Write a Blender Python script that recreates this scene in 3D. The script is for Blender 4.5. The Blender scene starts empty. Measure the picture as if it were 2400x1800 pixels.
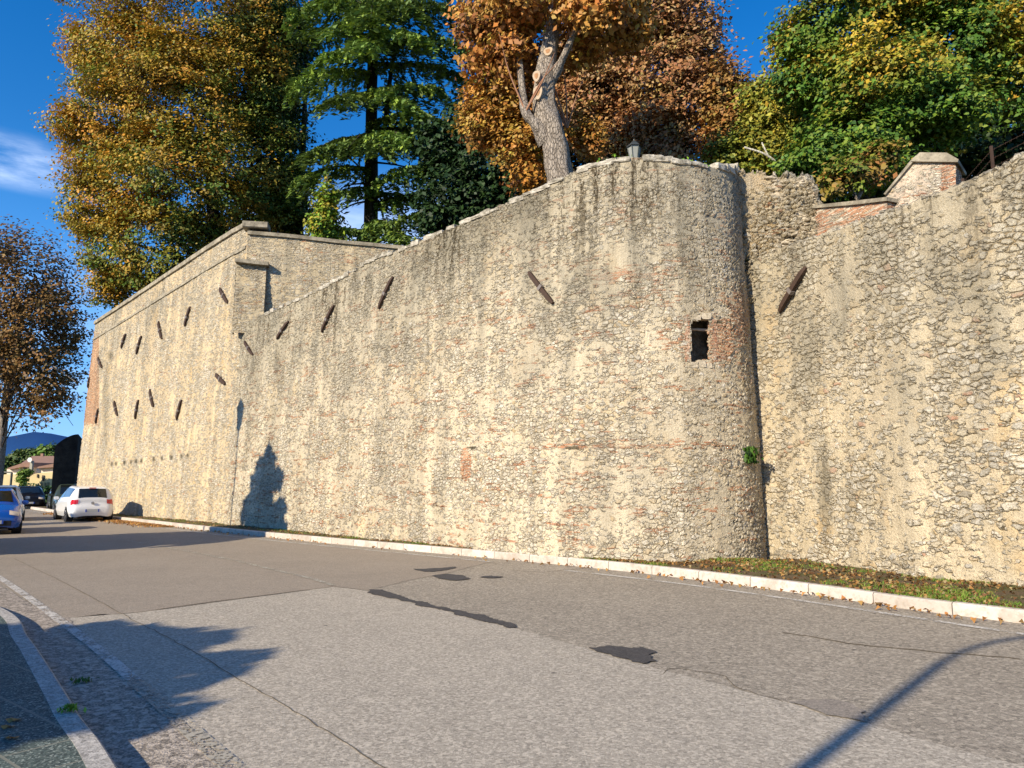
import bpy, bmesh, math, random
import numpy as np
from mathutils import Vector, Matrix, noise
from mathutils.bvhtree import BVHTree

random.seed(7)
D = bpy.data
scene = bpy.context.scene
COL = scene.collection
RNG = np.random.default_rng(11)

# ------------------------------------------------------------------ camera maths
F = 1700.0
EYE = 1.6
PITCH = math.atan(234.0 / F)
CP, SP = math.cos(PITCH), math.sin(PITCH)

def ray(u, v):
    cx = (u - 1200.0) / F
    cy = (900.0 - v) / F
    return Vector((cx, CP - cy * SP, SP + cy * CP))

def ground(u, v, z=0.0):
    d = ray(u, v)
    t = (z - EYE) / d.z
    return Vector((d.x * t, d.y * t, z))

def at(u, v, y):
    d = ray(u, v)
    t = y / d.y
    return Vector((d.x * t, y, EYE + d.z * t))

def project(x, y, z):
    zz = z - EYE
    fw = y * CP + zz * SP
    up = -y * SP + zz * CP
    return 1200.0 + F * x / fw, 900.0 - F * up / fw

def ppm(y):
    return F / y          # full-photo pixels per metre at distance y

cam_data = D.cameras.new('camera')
cam = D.objects.new('camera', cam_data)
COL.objects.link(cam)
cam.location = (0, 0, EYE)
cam.rotation_euler = (math.pi / 2 + PITCH, 0, 0)
cam_data.sensor_width = 36.0
cam_data.lens = 36.0 * F / 2400.0
cam_data.clip_start = 0.05
cam_data.clip_end = 12000
scene.camera = cam

# ------------------------------------------------------------------ light
SUN_H = math.radians(42)
SUN_E = math.radians(27)
sd = Vector((math.sin(SUN_H) * math.cos(SUN_E), math.cos(SUN_H) * math.cos(SUN_E), -math.sin(SUN_E)))
sl = D.lights.new('sun', 'SUN')
sl.energy = 5.0
sl.angle = math.radians(0.5)
sl.color = (1.0, 0.875, 0.68)
so = D.objects.new('sun', sl)
so.rotation_euler = sd.to_track_quat('-Z', 'Y').to_euler()
so.location = (-20, -20, 30)
COL.objects.link(so)

world = D.worlds.new('World')
scene.world = world
world.use_nodes = True
wt = world.node_tree
wt.nodes.clear()

class NT:
    """small node-building shorthand"""
    def __init__(self, tree):
        self.t = tree
    def n(self, kind, props=None, **inputs):
        nd = self.t.nodes.new(kind)
        for k, v in (props or {}).items():
            setattr(nd, k, v)
        for k, v in inputs.items():
            key = int(k[1:]) if k[0] == 'i' and k[1:].isdigit() else k.replace('_', ' ')
            s = nd.inputs[key]
            if isinstance(v, bpy.types.NodeSocket):
                self.t.links.new(v, s)
            else:
                s.default_value = v
        return nd
    def math(self, op, a, b=0.0, clamp=False):
        return self.n('ShaderNodeMath', {'operation': op, 'use_clamp': clamp}, i0=a, i1=b).outputs[0]
    def mix(self, f, a, b, mode='MIX'):
        nd = self.t.nodes.new('ShaderNodeMix')
        nd.data_type = 'RGBA'
        nd.blend_type = mode
        for idx, v in ((0, f), (6, a), (7, b)):
            if isinstance(v, bpy.types.NodeSocket):
                self.t.links.new(v, nd.inputs[idx])
            elif idx == 0:
                nd.inputs[0].default_value = v
            else:
                nd.inputs[idx].default_value = (v[0], v[1], v[2], 1)
        return nd.outputs[2]
    def ramp(self, f, stops, interp='LINEAR'):
        nd = self.t.nodes.new('ShaderNodeValToRGB')
        cr = nd.color_ramp
        cr.interpolation = interp
        while len(cr.elements) < len(stops):
            cr.elements.new(0.5)
        for e, (p, c) in zip(cr.elements, stops):
            e.position = p
            e.color = (c[0], c[1], c[2], 1) if isinstance(c, (tuple, list)) else (c, c, c, 1)
        self.t.links.new(f, nd.inputs[0])
        return nd.outputs[0]
    def noise(self, vec, scale, detail=2.0, rough=0.5, dim='3D'):
        nd = self.n('ShaderNodeTexNoise', {'noise_dimensions': dim}, Vector=vec, Scale=scale, Detail=detail, Roughness=rough)
        return nd.outputs[0]
    def mapping(self, vec, scale=(1, 1, 1), loc=(0, 0, 0), rot=(0, 0, 0)):
        nd = self.n('ShaderNodeMapping', None, Vector=vec)
        nd.inputs['Scale'].default_value = scale
        nd.inputs['Location'].default_value = loc
        nd.inputs['Rotation'].default_value = rot
        return nd.outputs[0]
    def step(self, x, lo, hi):
        nd = self.n('ShaderNodeMapRange', {'interpolation_type': 'SMOOTHSTEP'}, Value=x, i1=lo, i2=hi, i3=0.0, i4=1.0)
        return nd.outputs[0]

w = NT(wt)
sky = w.n('ShaderNodeTexSky', {'sky_type': 'NISHITA', 'sun_disc': False})
sky.sun_elevation = SUN_E
sky.sun_rotation = math.atan2(-sd.x, -sd.y)
sky.altitude = 300
sky.air_density = 1.0
sky.dust_density = 0.0
sky.ozone_density = 3.0
hsv = w.n('ShaderNodeHueSaturation', None, Saturation=1.38, Value=1.05, Color=sky.outputs[0])
hsv.inputs['Hue'].default_value = 0.507
tc = w.n('ShaderNodeTexCoord')
gen = tc.outputs['Generated']
sep = w.n('ShaderNodeSeparateXYZ', None, Vector=gen)
cn = w.noise(w.mapping(gen, (2.0, 2.0, 9.0), (0.3, 0, 0.1)), 2.0, 7, 0.6)
def band(c, hw):
    a = w.math('ABSOLUTE', w.math('SUBTRACT', sep.outputs[2], c))
    return w.math('SUBTRACT', 1.0, w.step(a, hw * 0.2, hw))
azx = w.math('DIVIDE', sep.outputs[0], w.math('MAXIMUM', sep.outputs[1], 0.05))
c1 = w.math('MULTIPLY', band(0.352, 0.034), w.math('SUBTRACT', 1.0, w.step(azx, -0.72, -0.60)))
c2 = w.math('MULTIPLY', band(0.30, 0.12), w.math('MULTIPLY', w.step(azx, -0.50, -0.30), 0.75))
c3 = w.math('MULTIPLY', band(0.17, 0.12), 0.35)
cm = w.math('MULTIPLY', w.math('ADD', w.math('ADD', w.math('MULTIPLY', c1, 1.6), c2), c3), w.step(cn, 0.30, 0.72), clamp=True)
hz_ = w.math('SUBTRACT', 1.0, w.step(sep.outputs[2], -0.02, 0.42))
blue = w.mix(w.math('MULTIPLY', hz_, 0.75), hsv.outputs[0], (0.7, 2.5, 6.4))
skycol = w.mix(w.math('MULTIPLY', cm, 0.75), blue, (6.2, 7.2, 9.0))
bg = w.n('ShaderNodeBackground', None, Color=skycol, Strength=0.135)
wo = w.n('ShaderNodeOutputWorld')
wt.links.new(bg.outputs[0], wo.inputs[0])
scene.view_settings.view_transform = 'Standard'
scene.view_settings.look = 'None'
scene.view_settings.gamma = 1
scene.view_settings.exposure = 0.52

# ------------------------------------------------------------------ object helpers
def tag(o, label=None, cat=None, group=None, kind=None):
    if label: o['label'] = label
    if cat: o['category'] = cat
    if group: o['group'] = group
    if kind: o['kind'] = kind
    return o

def empty(name, loc=(0, 0, 0), rz=0.0, parent=None):
    o = D.objects.new(name, None)
    COL.objects.link(o)
    o.location = loc
    o.rotation_euler = (0, 0, rz)
    o.empty_display_size = 0.3
    if parent: o.parent = parent
    return o

def link_mesh(name, me, mats, parent=None, world_space=True):
    o = D.objects.new(name, me)
    COL.objects.link(o)
    for m in (mats if isinstance(mats, (list, tuple)) else [mats]):
        me.materials.append(m)
    if parent is not None:
        o.parent = parent
        if world_space:
            def wm(q):
                b = Matrix.LocRotScale(q.location, q.rotation_euler, None)
                return wm(q.parent) @ q.matrix_parent_inverse @ b if q.parent else b
            o.matrix_parent_inverse = wm(parent).inverted()
    return o

def np_mesh(name, verts, faces, smooth=False):
    """verts (N,3); faces (M,k) constant k"""
    me = D.meshes.new(name)
    verts = np.asarray(verts, np.float32)
    faces = np.asarray(faces, np.int32)
    M, k = faces.shape
    me.vertices.add(len(verts)); me.vertices.foreach_set('co', verts.ravel())
    me.loops.add(M * k); me.loops.foreach_set('vertex_index', faces.ravel())
    me.polygons.add(M)
    me.polygons.foreach_set('loop_start', np.arange(0, M * k, k, dtype=np.int32))
    me.polygons.foreach_set('loop_total', np.full(M, k, np.int32))
    if smooth:
        me.polygons.foreach_set('use_smooth', np.ones(M, bool))
    me.update(calc_edges=True)
    return me

class MB:
    """collects boxes, tubes, prisms; builds ONE mesh object"""
    def __init__(self):
        self.v = []; self.f = []; self.sm = []
    def add(self, vs, fs, smooth=False):
        b = len(self.v)
        self.v += [tuple(p) for p in vs]
        self.f += [tuple(i + b for i in q) for q in fs]
        self.sm += [smooth] * len(fs)
    def box(self, c, s, rot=None):
        hx, hy, hz = s[0] / 2, s[1] / 2, s[2] / 2
        vs = [Vector((x, y, z)) for x in (-hx, hx) for y in (-hy, hy) for z in (-hz, hz)]
        if rot is not None: vs = [rot @ p for p in vs]
        c = Vector(c)
        self.add([p + c for p in vs], [(0, 1, 3, 2), (4, 6, 7, 5), (0, 4, 5, 1), (2, 3, 7, 6), (0, 2, 6, 4), (1, 5, 7, 3)])
    def tube(self, pts, rad, n=10, caps=True, smooth=True, wob=0.0, seed=0):
        pts = [Vector(p) for p in pts]
        if not hasattr(rad, '__len__'): rad = [rad] * len(pts)
        rings = []
        prev = None
        for i, p in enumerate(pts):
            t = (pts[min(i + 1, len(pts) - 1)] - pts[max(i - 1, 0)]).normalized()
            if prev is None:
                a = t.orthogonal().normalized()
            else:
                a = (prev - t * prev.dot(t)).normalized()
            prev = a
            b = t.cross(a)
            r = []
            for k in range(n):
                an = 2 * math.pi * k / n
                d = a * math.cos(an) + b * math.sin(an)
                rr = rad[i]
                if wob:
                    rr *= 1 + wob * noise.noise(Vector((d.x * 1.7 + seed, d.y * 1.7, p.z * 1.3 + d.z)))
                r.append(p + d * rr)
            rings.append(r)
        vs = [q for r in rings for q in r]
        fs = []
        for i in range(len(rings) - 1):
            for k in range(n):
                k2 = (k + 1) % n
                fs.append((i * n + k, i * n + k2, (i + 1) * n + k2, (i + 1) * n + k))
        self.add(vs, fs, smooth)
        if caps:
            self.add(rings[0], [tuple(reversed(range(n)))])
            self.add(rings[-1], [tuple(range(n))])
    def prism(self, poly, direction):
        """closed polygon (list of Vector) extruded along direction"""
        n = len(poly)
        poly = [Vector(p) for p in poly]
        d = Vector(direction)
        vs = poly + [p + d for p in poly]
        fs = [tuple(reversed(range(n))), tuple(range(n, 2 * n))]
        for i in range(n):
            j = (i + 1) % n
            fs.append((i, j, n + j, n + i))
        self.add(vs, fs)
    def build(self, name, mat, parent=None, world_space=False, bevel=0.0):
        me = D.meshes.new(name)
        me.from_pydata(self.v, [], self.f)
        me.polygons.foreach_set('use_smooth', self.sm)
        bm = bmesh.new(); bm.from_mesh(me)
        bmesh.ops.recalc_face_normals(bm, faces=bm.faces)
        if bevel:
            bmesh.ops.bevel(bm, geom=[e for e in bm.edges if e.calc_face_angle(0) > 0.6], offset=bevel, segments=2, affect='EDGES', clamp_overlap=True)
        bm.to_mesh(me); bm.free()
        return link_mesh(name, me, mat, parent, world_space)

def set_col(me, cols, name='col'):
    at_ = me.attributes.new(name, 'FLOAT_COLOR', 'POINT')
    a = np.ones((len(me.vertices), 4), np.float32)
    a[:, :3] = cols
    at_.data.foreach_set('color', a.ravel())

def set_f(me, vals, name):
    at_ = me.attributes.new(name, 'FLOAT', 'POINT')
    at_.data.foreach_set('value', np.asarray(vals, np.float32))

def catmull(pts, n):
    """smooth path through the points, n samples per segment"""
    P = [Vector(p) for p in pts]
    P = [P[0] * 2 - P[1]] + P + [P[-1] * 2 - P[-2]]
    out = []
    for i in range(1, len(P) - 2):
        for k in range(n):
            t = k / n
            a, b, c, d = P[i - 1], P[i], P[i + 1], P[i + 2]
            out.append(0.5 * ((2 * b) + (c - a) * t + (2 * a - 5 * b + 4 * c - d) * t * t + (3 * b - a - 3 * c + d) * t ** 3))
    out.append(P[-2])
    return out

# ------------------------------------------------------------------ materials
def new_mat(name):
    m = D.materials.new(name)
    m.use_nodes = True
    m.node_tree.nodes.clear()
    t = NT(m.node_tree)
    out = t.n('ShaderNodeOutputMaterial')
    return m, t, out

def finish(t, out, color, rough=0.8, bump=None, bstr=0.5, bdist=0.02, metal=0.0, spec=0.3, coat=0.0):
    p = t.n('ShaderNodeBsdfPrincipled')
    for k, v in (('Base Color', color), ('Roughness', rough), ('Metallic', metal), ('Specular IOR Level', spec), ('Coat Weight', coat)):
        if isinstance(v, bpy.types.NodeSocket): t.t.links.new(v, p.inputs[k])
        elif k == 'Base Color': p.inputs[k].default_value = (v[0], v[1], v[2], 1)
        else: p.inputs[k].default_value = v
    if bump is not None:
        b = t.n('ShaderNodeBump', None, Strength=bstr, Distance=bdist, Height=bump)
        t.t.links.new(b.outputs[0], p.inputs['Normal'])
    t.t.links.new(p.outputs[0], out.inputs[0])
    return p

def simple_mat(name, col, rough=0.7, metal=0.0, var=0.15, scale=6.0, spec=0.3, coat=0.0):
    m, t, out = new_mat(name)
    co = t.n('ShaderNodeTexCoord').outputs['Object']
    nz = t.noise(co, scale, 4, 0.6)
    c = t.mix(nz, tuple(x * (1 - var) for x in col), tuple(min(1, x * (1 + var)) for x in col))
    finish(t, out, c, rough, nz, 0.15, 0.005, metal, spec, coat)
    return m

def stone_mat(name, mortar=(0.62, 0.50, 0.31), cell=(5.2, 8.0), grey=0.35, stain=0.6, brickband=0.3, depth=0.035, warm=0.5, coursed=0.0, big=0.0, seed=0.0):
    """rubble masonry on UV (metres): stones in cream mortar, odd bricks, run-off stains"""
    m, t, out = new_mat(name)
    uv = t.n('ShaderNodeUVMap').outputs[0]
    uv = t.mapping(uv, (1, 1, 1), (seed, seed * 0.7, 0))
    dtop = t.n('ShaderNodeAttribute', {'attribute_name': 'dtop'}).outputs['Fac']
    brk = t.n('ShaderNodeAttribute', {'attribute_name': 'brick'}).outputs['Fac']
    qn = t.n('ShaderNodeAttribute', {'attribute_name': 'dark'}).outputs['Fac']
    # warp
    nz = t.n('ShaderNodeTexNoise', {'noise_dimensions': '2D'}, Vector=uv, Scale=3.5, Detail=3.0)
    wv = t.n('ShaderNodeVectorMath', {'operation': 'SUBTRACT'}, i0=nz.outputs[1], i1=(0.5, 0.5, 0.5)).outputs[0]
    wv = t.n('ShaderNodeVectorMath', {'operation': 'MULTIPLY'}, i0=wv, i1=(0.16, 0.11 * (1 - coursed * 0.6), 0)).outputs[0]
    p = t.n('ShaderNodeVectorMath', {'operation': 'ADD'}, i0=uv, i1=wv).outputs[0]
    nz2 = t.n('ShaderNodeTexNoise', {'noise_dimensions': '2D'}, Vector=uv, Scale=14.0, Detail=3.0, Roughness=0.6)
    wv2 = t.n('ShaderNodeVectorMath', {'operation': 'SUBTRACT'}, i0=nz2.outputs[1], i1=(0.5, 0.5, 0.5)).outputs[0]
    wv2 = t.n('ShaderNodeVectorMath', {'operation': 'MULTIPLY'}, i0=wv2, i1=(0.085, 0.055, 0)).outputs[0]
    p = t.n('ShaderNodeVectorMath', {'operation': 'ADD'}, i0=p, i1=wv2).outputs[0]
    def vor(scale, feature, rnd):
        pv = t.mapping(p, (scale[0], scale[1], 1))
        nd = t.n('ShaderNodeTexVoronoi', {'voronoi_dimensions': '2D', 'feature': feature}, Vector=pv, Scale=1.0, Randomness=rnd)
        nd_in[nd.name] = pv
        return nd
    nd_in = {}
    rnd = 0.92 - coursed * 0.25
    A1 = vor(cell, 'F1', rnd); A2 = vor(cell, 'DISTANCE_TO_EDGE', rnd)
    c2_ = (cell[0] * 1.85, cell[1] * 1.75)
    B1 = vor(c2_, 'F1', rnd); B2 = vor(c2_, 'DISTANCE_TO_EDGE', rnd)
    sA = t.n('ShaderNodeSeparateColor', None, Color=A1.outputs['Color'])
    sB = t.n('ShaderNodeSeparateColor', None, Color=B1.outputs['Color'])
    big_n = t.noise(uv, 0.9, 3, 0.6, '2D')
    pick = t.step(t.math('ADD', big_n, t.math('MULTIPLY', t.math('SUBTRACT', sA.outputs[0], 0.5), 0.5)), 0.50 - big, 0.53 - big)
    def sel(a, b): # small (b) where pick=0
        return t.math('ADD', t.math('MULTIPLY', a, pick), t.math('MULTIPLY', b, t.math('SUBTRACT', 1.0, pick)))
    r = sel(sA.outputs[0], sB.outputs[0]); g = sel(sA.outputs[1], sB.outputs[1]); b = sel(sA.outputs[2], sB.outputs[2])
    edge = sel(A2.outputs['Distance'], t.math('MULTIPLY', B2.outputs['Distance'], 0.9))
    fine = t.noise(uv, 26, 4, 0.65, '2D')
    fine2 = t.noise(uv, 75, 3, 0.6, '2D')
    med = t.noise(uv, 6, 4, 0.6, '2D')
    lowm = t.noise(uv, 0.55, 4, 0.55, '2D')
    edgen = t.math('ADD', edge, t.math('MULTIPLY', t.math('SUBTRACT', fine, 0.5), 0.11))
    stone = t.step(edgen, 0.03, 0.13)
    # how much of the stones the mortar leaves open
    open_ = t.step(t.math('ADD', b, t.math('MULTIPLY', t.math('SUBTRACT', big_n, 0.5), 2.6)), 0.26, 0.46)
    stone = t.math('MULTIPLY', stone, open_)
    scol = t.ramp(r, [(0.0, (0.33, 0.305, 0.255)), (0.14, (0.46, 0.41, 0.32)), (0.30, (0.57, 0.52, 0.425)), (0.42, (0.50, 0.435, 0.32)),
                      (0.56, (0.63, 0.57, 0.45)), (0.70, (0.40, 0.37, 0.31)), (0.80, (0.55, 0.46, 0.31)), (0.90, (0.46, 0.32, 0.15)),
                      (0.93, (0.68, 0.63, 0.54)), (0.968, (0.40, 0.18, 0.10)), (0.98, (0.22, 0.19, 0.145))], 'CONSTANT')
    scol = t.mix(t.math('ADD', 0.16, t.math('MULTIPLY', g, 0.38)), scol, (0.57, 0.50, 0.375))
    scol = t.mix(t.math('MULTIPLY', t.step(fine, 0.45, 0.62), 0.35), scol, (0.30, 0.265, 0.20))
    mcol = t.mix(t.math('ADD', t.math('MULTIPLY', med, 0.55), t.math('MULTIPLY', fine, 0.45)), tuple(x * 0.66 for x in mortar), tuple(min(1, x * 1.18) for x in mortar))
    ocher = t.step(t.noise(t.mapping(uv, (1, 0.6, 1), (9, 4, 0)), 0.8, 3, 0.6, '2D'), 0.55, 0.75)
    mcol = t.mix(t.math('MULTIPLY', ocher, warm), mcol, (0.60, 0.40, 0.17))
    col = t.mix(stone, mcol, scol)
    # bricks
    br = t.n('ShaderNodeTexBrick', {'offset': 0.5}, Vector=p, Scale=1.0)
    br.inputs['Mortar Size'].default_value = 0.009
    br.inputs['Mortar Smooth'].default_value = 0.3
    br.inputs['Brick Width'].default_value = 0.25
    br.inputs['Row Height'].default_value = 0.068
    br.inputs['Color1'].default_value = (0.0, 0, 0, 1)
    br.inputs['Color2'].default_value = (1, 1, 1, 1)
    br.inputs['Mortar'].default_value = (0.5, 0.5, 0.5, 1)
    bfac = t.math('SUBTRACT', 1.0, br.outputs['Fac'])
    brand = t.n('ShaderNodeSeparateColor', None, Color=br.outputs['Color']).outputs[0]
    bcol = t.ramp(brand, [(0.0, (0.36, 0.13, 0.055)), (0.4, (0.46, 0.19, 0.09)), (0.7, (0.50, 0.27, 0.15)), (1.0, (0.30, 0.11, 0.06))])
    bcol = t.mix(t.math('MULTIPLY', fine, 0.35), bcol, mortar)
    bn = t.noise(t.mapping(uv, (0.5, 3.4, 1), (3, 1, 0)), 1.6, 4, 0.7, '2D')
    bsc = t.noise(t.mapping(uv, (4.0, 13.0, 1), (5, 2, 0)), 1.0, 1, 0.5, '2D')
    bm1 = t.math('MULTIPLY', t.step(bn, 0.70 - 0.12 * brickband, 0.72 - 0.12 * brickband), t.step(bsc, 0.46, 0.50))
    bm1 = t.math('MULTIPLY', bm1, 1.0 if brickband > 0 else 0.0)
    bm2 = t.step(t.math('ADD', brk, t.math('MULTIPLY', t.math('SUBTRACT', bsc, 0.5), 0.9)), 0.42, 0.50)
    bmask = t.math('MULTIPLY', t.math('MAXIMUM', bm1, t.math('MULTIPLY', bm2, t.step(brk, 0.02, 0.1))), bfac)
    col = t.mix(bmask, col, bcol)
    # lichen / grey patina, run-off streaks
    pat = t.step(t.noise(t.mapping(uv, (1.0, 0.35, 1), (2, 7, 0)), 0.9, 6, 0.68, '2D'), 0.44, 0.66)
    topm = t.math('SUBTRACT', 1.0, t.step(dtop, 0.6, 5.5))
    pfac = t.math('MULTIPLY', pat, t.math('ADD', t.math('MULTIPLY', topm, 0.6), grey * 0.75), clamp=True)
    gcol = t.mix(fine, (0.16, 0.145, 0.11), (0.44, 0.40, 0.31))
    col = t.mix(pfac, col, gcol)
    veil = t.math('MULTIPLY', t.math('MULTIPLY', topm, topm), grey * 1.15, clamp=True)
    col = t.mix(veil, col, t.mix(t.step(fine, 0.3, 0.7), (0.13, 0.115, 0.08), (0.46, 0.415, 0.315)))
    st = t.noise(t.mapping(uv, (2.6, 0.18, 1)), 1.0, 6, 0.78, '2D')
    stbig = t.step(t.noise(t.mapping(uv, (0.35, 0.1, 1), (4, 2, 0)), 1.0, 2, 0.5, '2D'), 0.38, 0.62)
    st2 = t.noise(t.mapping(uv, (1.0, 0.6, 1)), 11, 5, 0.8, '2D')
    stain_m = t.math('MULTIPLY', stbig, stain)
    smask = t.math('MULTIPLY', t.step(t.math('ADD', st, t.math('MULTIPLY', t.math('SUBTRACT', st2, 0.5), 0.5)), 0.50, 0.66), t.math('SUBTRACT', 1.0, t.step(dtop, 0.1, 4.2)))
    col = t.mix(t.math('MULTIPLY', smask, t.math('ADD', t.math('MULTIPLY', stain_m, 0.7), stain * 0.25)), col, (0.125, 0.105, 0.07))
    blk = t.math('MULTIPLY', t.step(t.math('ADD', st2, t.math('MULTIPLY', t.math('SUBTRACT', st, 0.5), 1.1)), 0.56, 0.62), t.math('SUBTRACT', 1.0, t.step(dtop, 0.25, 1.9)))
    col = t.mix(t.math('MULTIPLY', blk, stain_m), col, (0.05, 0.036, 0.02))
    col = t.mix(t.math('MULTIPLY', qn, t.math('ADD', 0.25, t.math('MULTIPLY', st2, 0.9)), clamp=True), col, (0.10, 0.085, 0.055))  # dark attribute: stains, plus painted shade of flank, crevice and slots
    vst = t.noise(t.mapping(uv, (2.1, 0.09, 1), (7, 1, 0)), 1.0, 5, 0.62, '2D')
    vstm = t.step(vst, 0.36, 0.66)
    val = t.math('ADD', 0.82, t.math('ADD', t.math('MULTIPLY', lowm, 0.26), t.math('MULTIPLY', vstm, 0.26)))
    # dark joints, with the small shadow under each stone painted in
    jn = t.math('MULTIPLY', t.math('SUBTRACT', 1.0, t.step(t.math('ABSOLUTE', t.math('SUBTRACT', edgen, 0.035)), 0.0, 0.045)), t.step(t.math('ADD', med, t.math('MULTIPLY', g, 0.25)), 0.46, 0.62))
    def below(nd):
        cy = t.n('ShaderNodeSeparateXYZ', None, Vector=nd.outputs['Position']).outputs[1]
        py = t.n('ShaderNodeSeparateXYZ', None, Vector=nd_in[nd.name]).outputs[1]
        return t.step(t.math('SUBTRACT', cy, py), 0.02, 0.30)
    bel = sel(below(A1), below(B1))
    jn = t.math('MULTIPLY', jn, t.math('MULTIPLY', open_, t.math('ADD', 0.28, t.math('MULTIPLY', bel, 0.72))))  # lower side of each stone gets most of the painted shade
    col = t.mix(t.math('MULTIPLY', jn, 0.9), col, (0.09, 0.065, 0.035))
    spk = t.math('MULTIPLY', t.step(t.math('ADD', t.math('MULTIPLY', fine2, 0.6), t.math('MULTIPLY', fine, 0.4)), 0.50, 0.60), 0.72)
    col = t.mix(spk, col, (0.17, 0.14, 0.09))
    col = t.n('ShaderNodeVectorMath', {'operation': 'SCALE'}, i0=col, Scale=val).outputs[0]
    h = t.math('MULTIPLY', t.math('MULTIPLY', t.step(edgen, 0.0, 0.24), open_), t.math('ADD', 0.35, t.math('MULTIPLY', g, 0.65)))
    h = t.math('ADD', h, t.math('MULTIPLY', bmask, 0.3))
    h = t.math('SUBTRACT', h, t.math('MULTIPLY', jn, 0.45))
    h = t.math('ADD', h, t.math('MULTIPLY', fine, 0.42))
    h = t.math('ADD', h, t.math('MULTIPLY', med, 0.5))
    h = t.math('ADD', h, t.math('MULTIPLY', lowm, 1.6))
    h = t.math('ADD', h, t.math('MULTIPLY', fine2, 0.14))
    pb = finish(t, out, col, 0.93, None, spec=0.15)
    rg = t.n('ShaderNodeAttribute', {'attribute_name': 'rough'}).outputs['Fac']
    sc = t.math('MULTIPLY', t.math('ADD', 1.0, rg), depth)
    dn = t.n('ShaderNodeDisplacement', None, Height=h, Midlevel=1.4, Scale=sc)
    t.t.links.new(dn.outputs[0], out.inputs['Displacement'])
    m.displacement_method = 'BOTH'
    return m

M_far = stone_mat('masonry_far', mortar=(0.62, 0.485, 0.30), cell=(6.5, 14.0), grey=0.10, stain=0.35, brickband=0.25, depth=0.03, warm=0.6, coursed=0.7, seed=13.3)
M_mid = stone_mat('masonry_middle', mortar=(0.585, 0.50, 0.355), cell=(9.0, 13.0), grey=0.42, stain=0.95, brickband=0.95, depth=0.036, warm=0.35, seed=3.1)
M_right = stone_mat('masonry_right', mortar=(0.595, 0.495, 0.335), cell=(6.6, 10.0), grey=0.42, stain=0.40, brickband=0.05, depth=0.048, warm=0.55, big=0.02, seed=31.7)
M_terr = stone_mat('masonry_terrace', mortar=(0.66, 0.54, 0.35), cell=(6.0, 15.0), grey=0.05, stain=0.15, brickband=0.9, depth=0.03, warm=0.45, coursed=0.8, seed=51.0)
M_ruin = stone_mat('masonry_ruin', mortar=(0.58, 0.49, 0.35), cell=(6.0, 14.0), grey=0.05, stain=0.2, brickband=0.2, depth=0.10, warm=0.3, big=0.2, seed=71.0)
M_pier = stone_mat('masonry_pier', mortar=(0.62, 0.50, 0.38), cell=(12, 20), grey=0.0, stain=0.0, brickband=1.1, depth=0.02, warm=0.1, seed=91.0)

def rock_mat(name, a, b, scale=5.0):
    m, t, out = new_mat(name)
    co = t.n('ShaderNodeTexCoord').outputs['Object']
    n1 = t.noise(co, scale, 6, 0.65); n2 = t.noise(co, scale * 6, 4, 0.6)
    c = t.mix(t.step(n1, 0.35, 0.65), a, b)
    c = t.mix(t.math('MULTIPLY', t.step(n2, 0.5, 0.7), 0.5), c, tuple(x * 0.45 for x in a))
    finish(t, out, c, 0.95, t.math('ADD', n1, t.math('MULTIPLY', n2, 0.4)), 0.9, 0.03, spec=0.15)
    return m
M_coping = rock_mat('coping_stone', (0.20, 0.175, 0.13), (0.40, 0.35, 0.26), 3.0)
M_coping_light = rock_mat('coping_light', (0.24, 0.215, 0.165), (0.56, 0.51, 0.42), 5.0)
M_rubble = rock_mat('rubble_rock', (0.30, 0.25, 0.17), (0.56, 0.48, 0.36), 4.0)
M_rock_grey = rock_mat('rock_grey', (0.28, 0.26, 0.22), (0.62, 0.58, 0.50), 3.0)
M_shaded_stone = rock_mat('shaded_stone', (0.030, 0.028, 0.026), (0.06, 0.055, 0.045), 2.0)  # near-black colour carries the shade on the wall spur
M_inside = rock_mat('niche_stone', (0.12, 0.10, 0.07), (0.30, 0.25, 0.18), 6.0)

def iron_mat():
    m, t, out = new_mat('rusty_iron')
    co = t.n('ShaderNodeTexCoord').outputs['Object']
    n1 = t.noise(co, 9, 5, 0.7)
    c = t.mix(n1, (0.022, 0.014, 0.010), (0.095, 0.055, 0.036))
    finish(t, out, c, 0.75, n1, 0.4, 0.01, 0.0, 0.3)
    return m
M_iron = iron_mat()
M_iron_light = simple_mat('weathered_clasp_iron', (0.20, 0.17, 0.15), 0.6, 0.2, 0.3)

def leaf_mat():
    m, t, out = new_mat('leaf')
    a = t.n('ShaderNodeAttribute', {'attribute_name': 'col'}).outputs['Color']
    d = t.n('ShaderNodeBsdfPrincipled', None, Roughness=0.55)
    t.t.links.new(a, d.inputs['Base Color'])
    d.inputs['Specular IOR Level'].default_value = 0.25
    tr = t.n('ShaderNodeBsdfTranslucent', None, Color=t.n('ShaderNodeVectorMath', {'operation': 'SCALE'}, i0=a, Scale=1.2).outputs[0])
    mx = t.n('ShaderNodeMixShader', None, Fac=0.14)
    t.t.links.new(d.outputs[0], mx.inputs[1]); t.t.links.new(tr.outputs[0], mx.inputs[2])
    t.t.links.new(mx.outputs[0], out.inputs[0])
    return m
M_leaf = leaf_mat()

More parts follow.
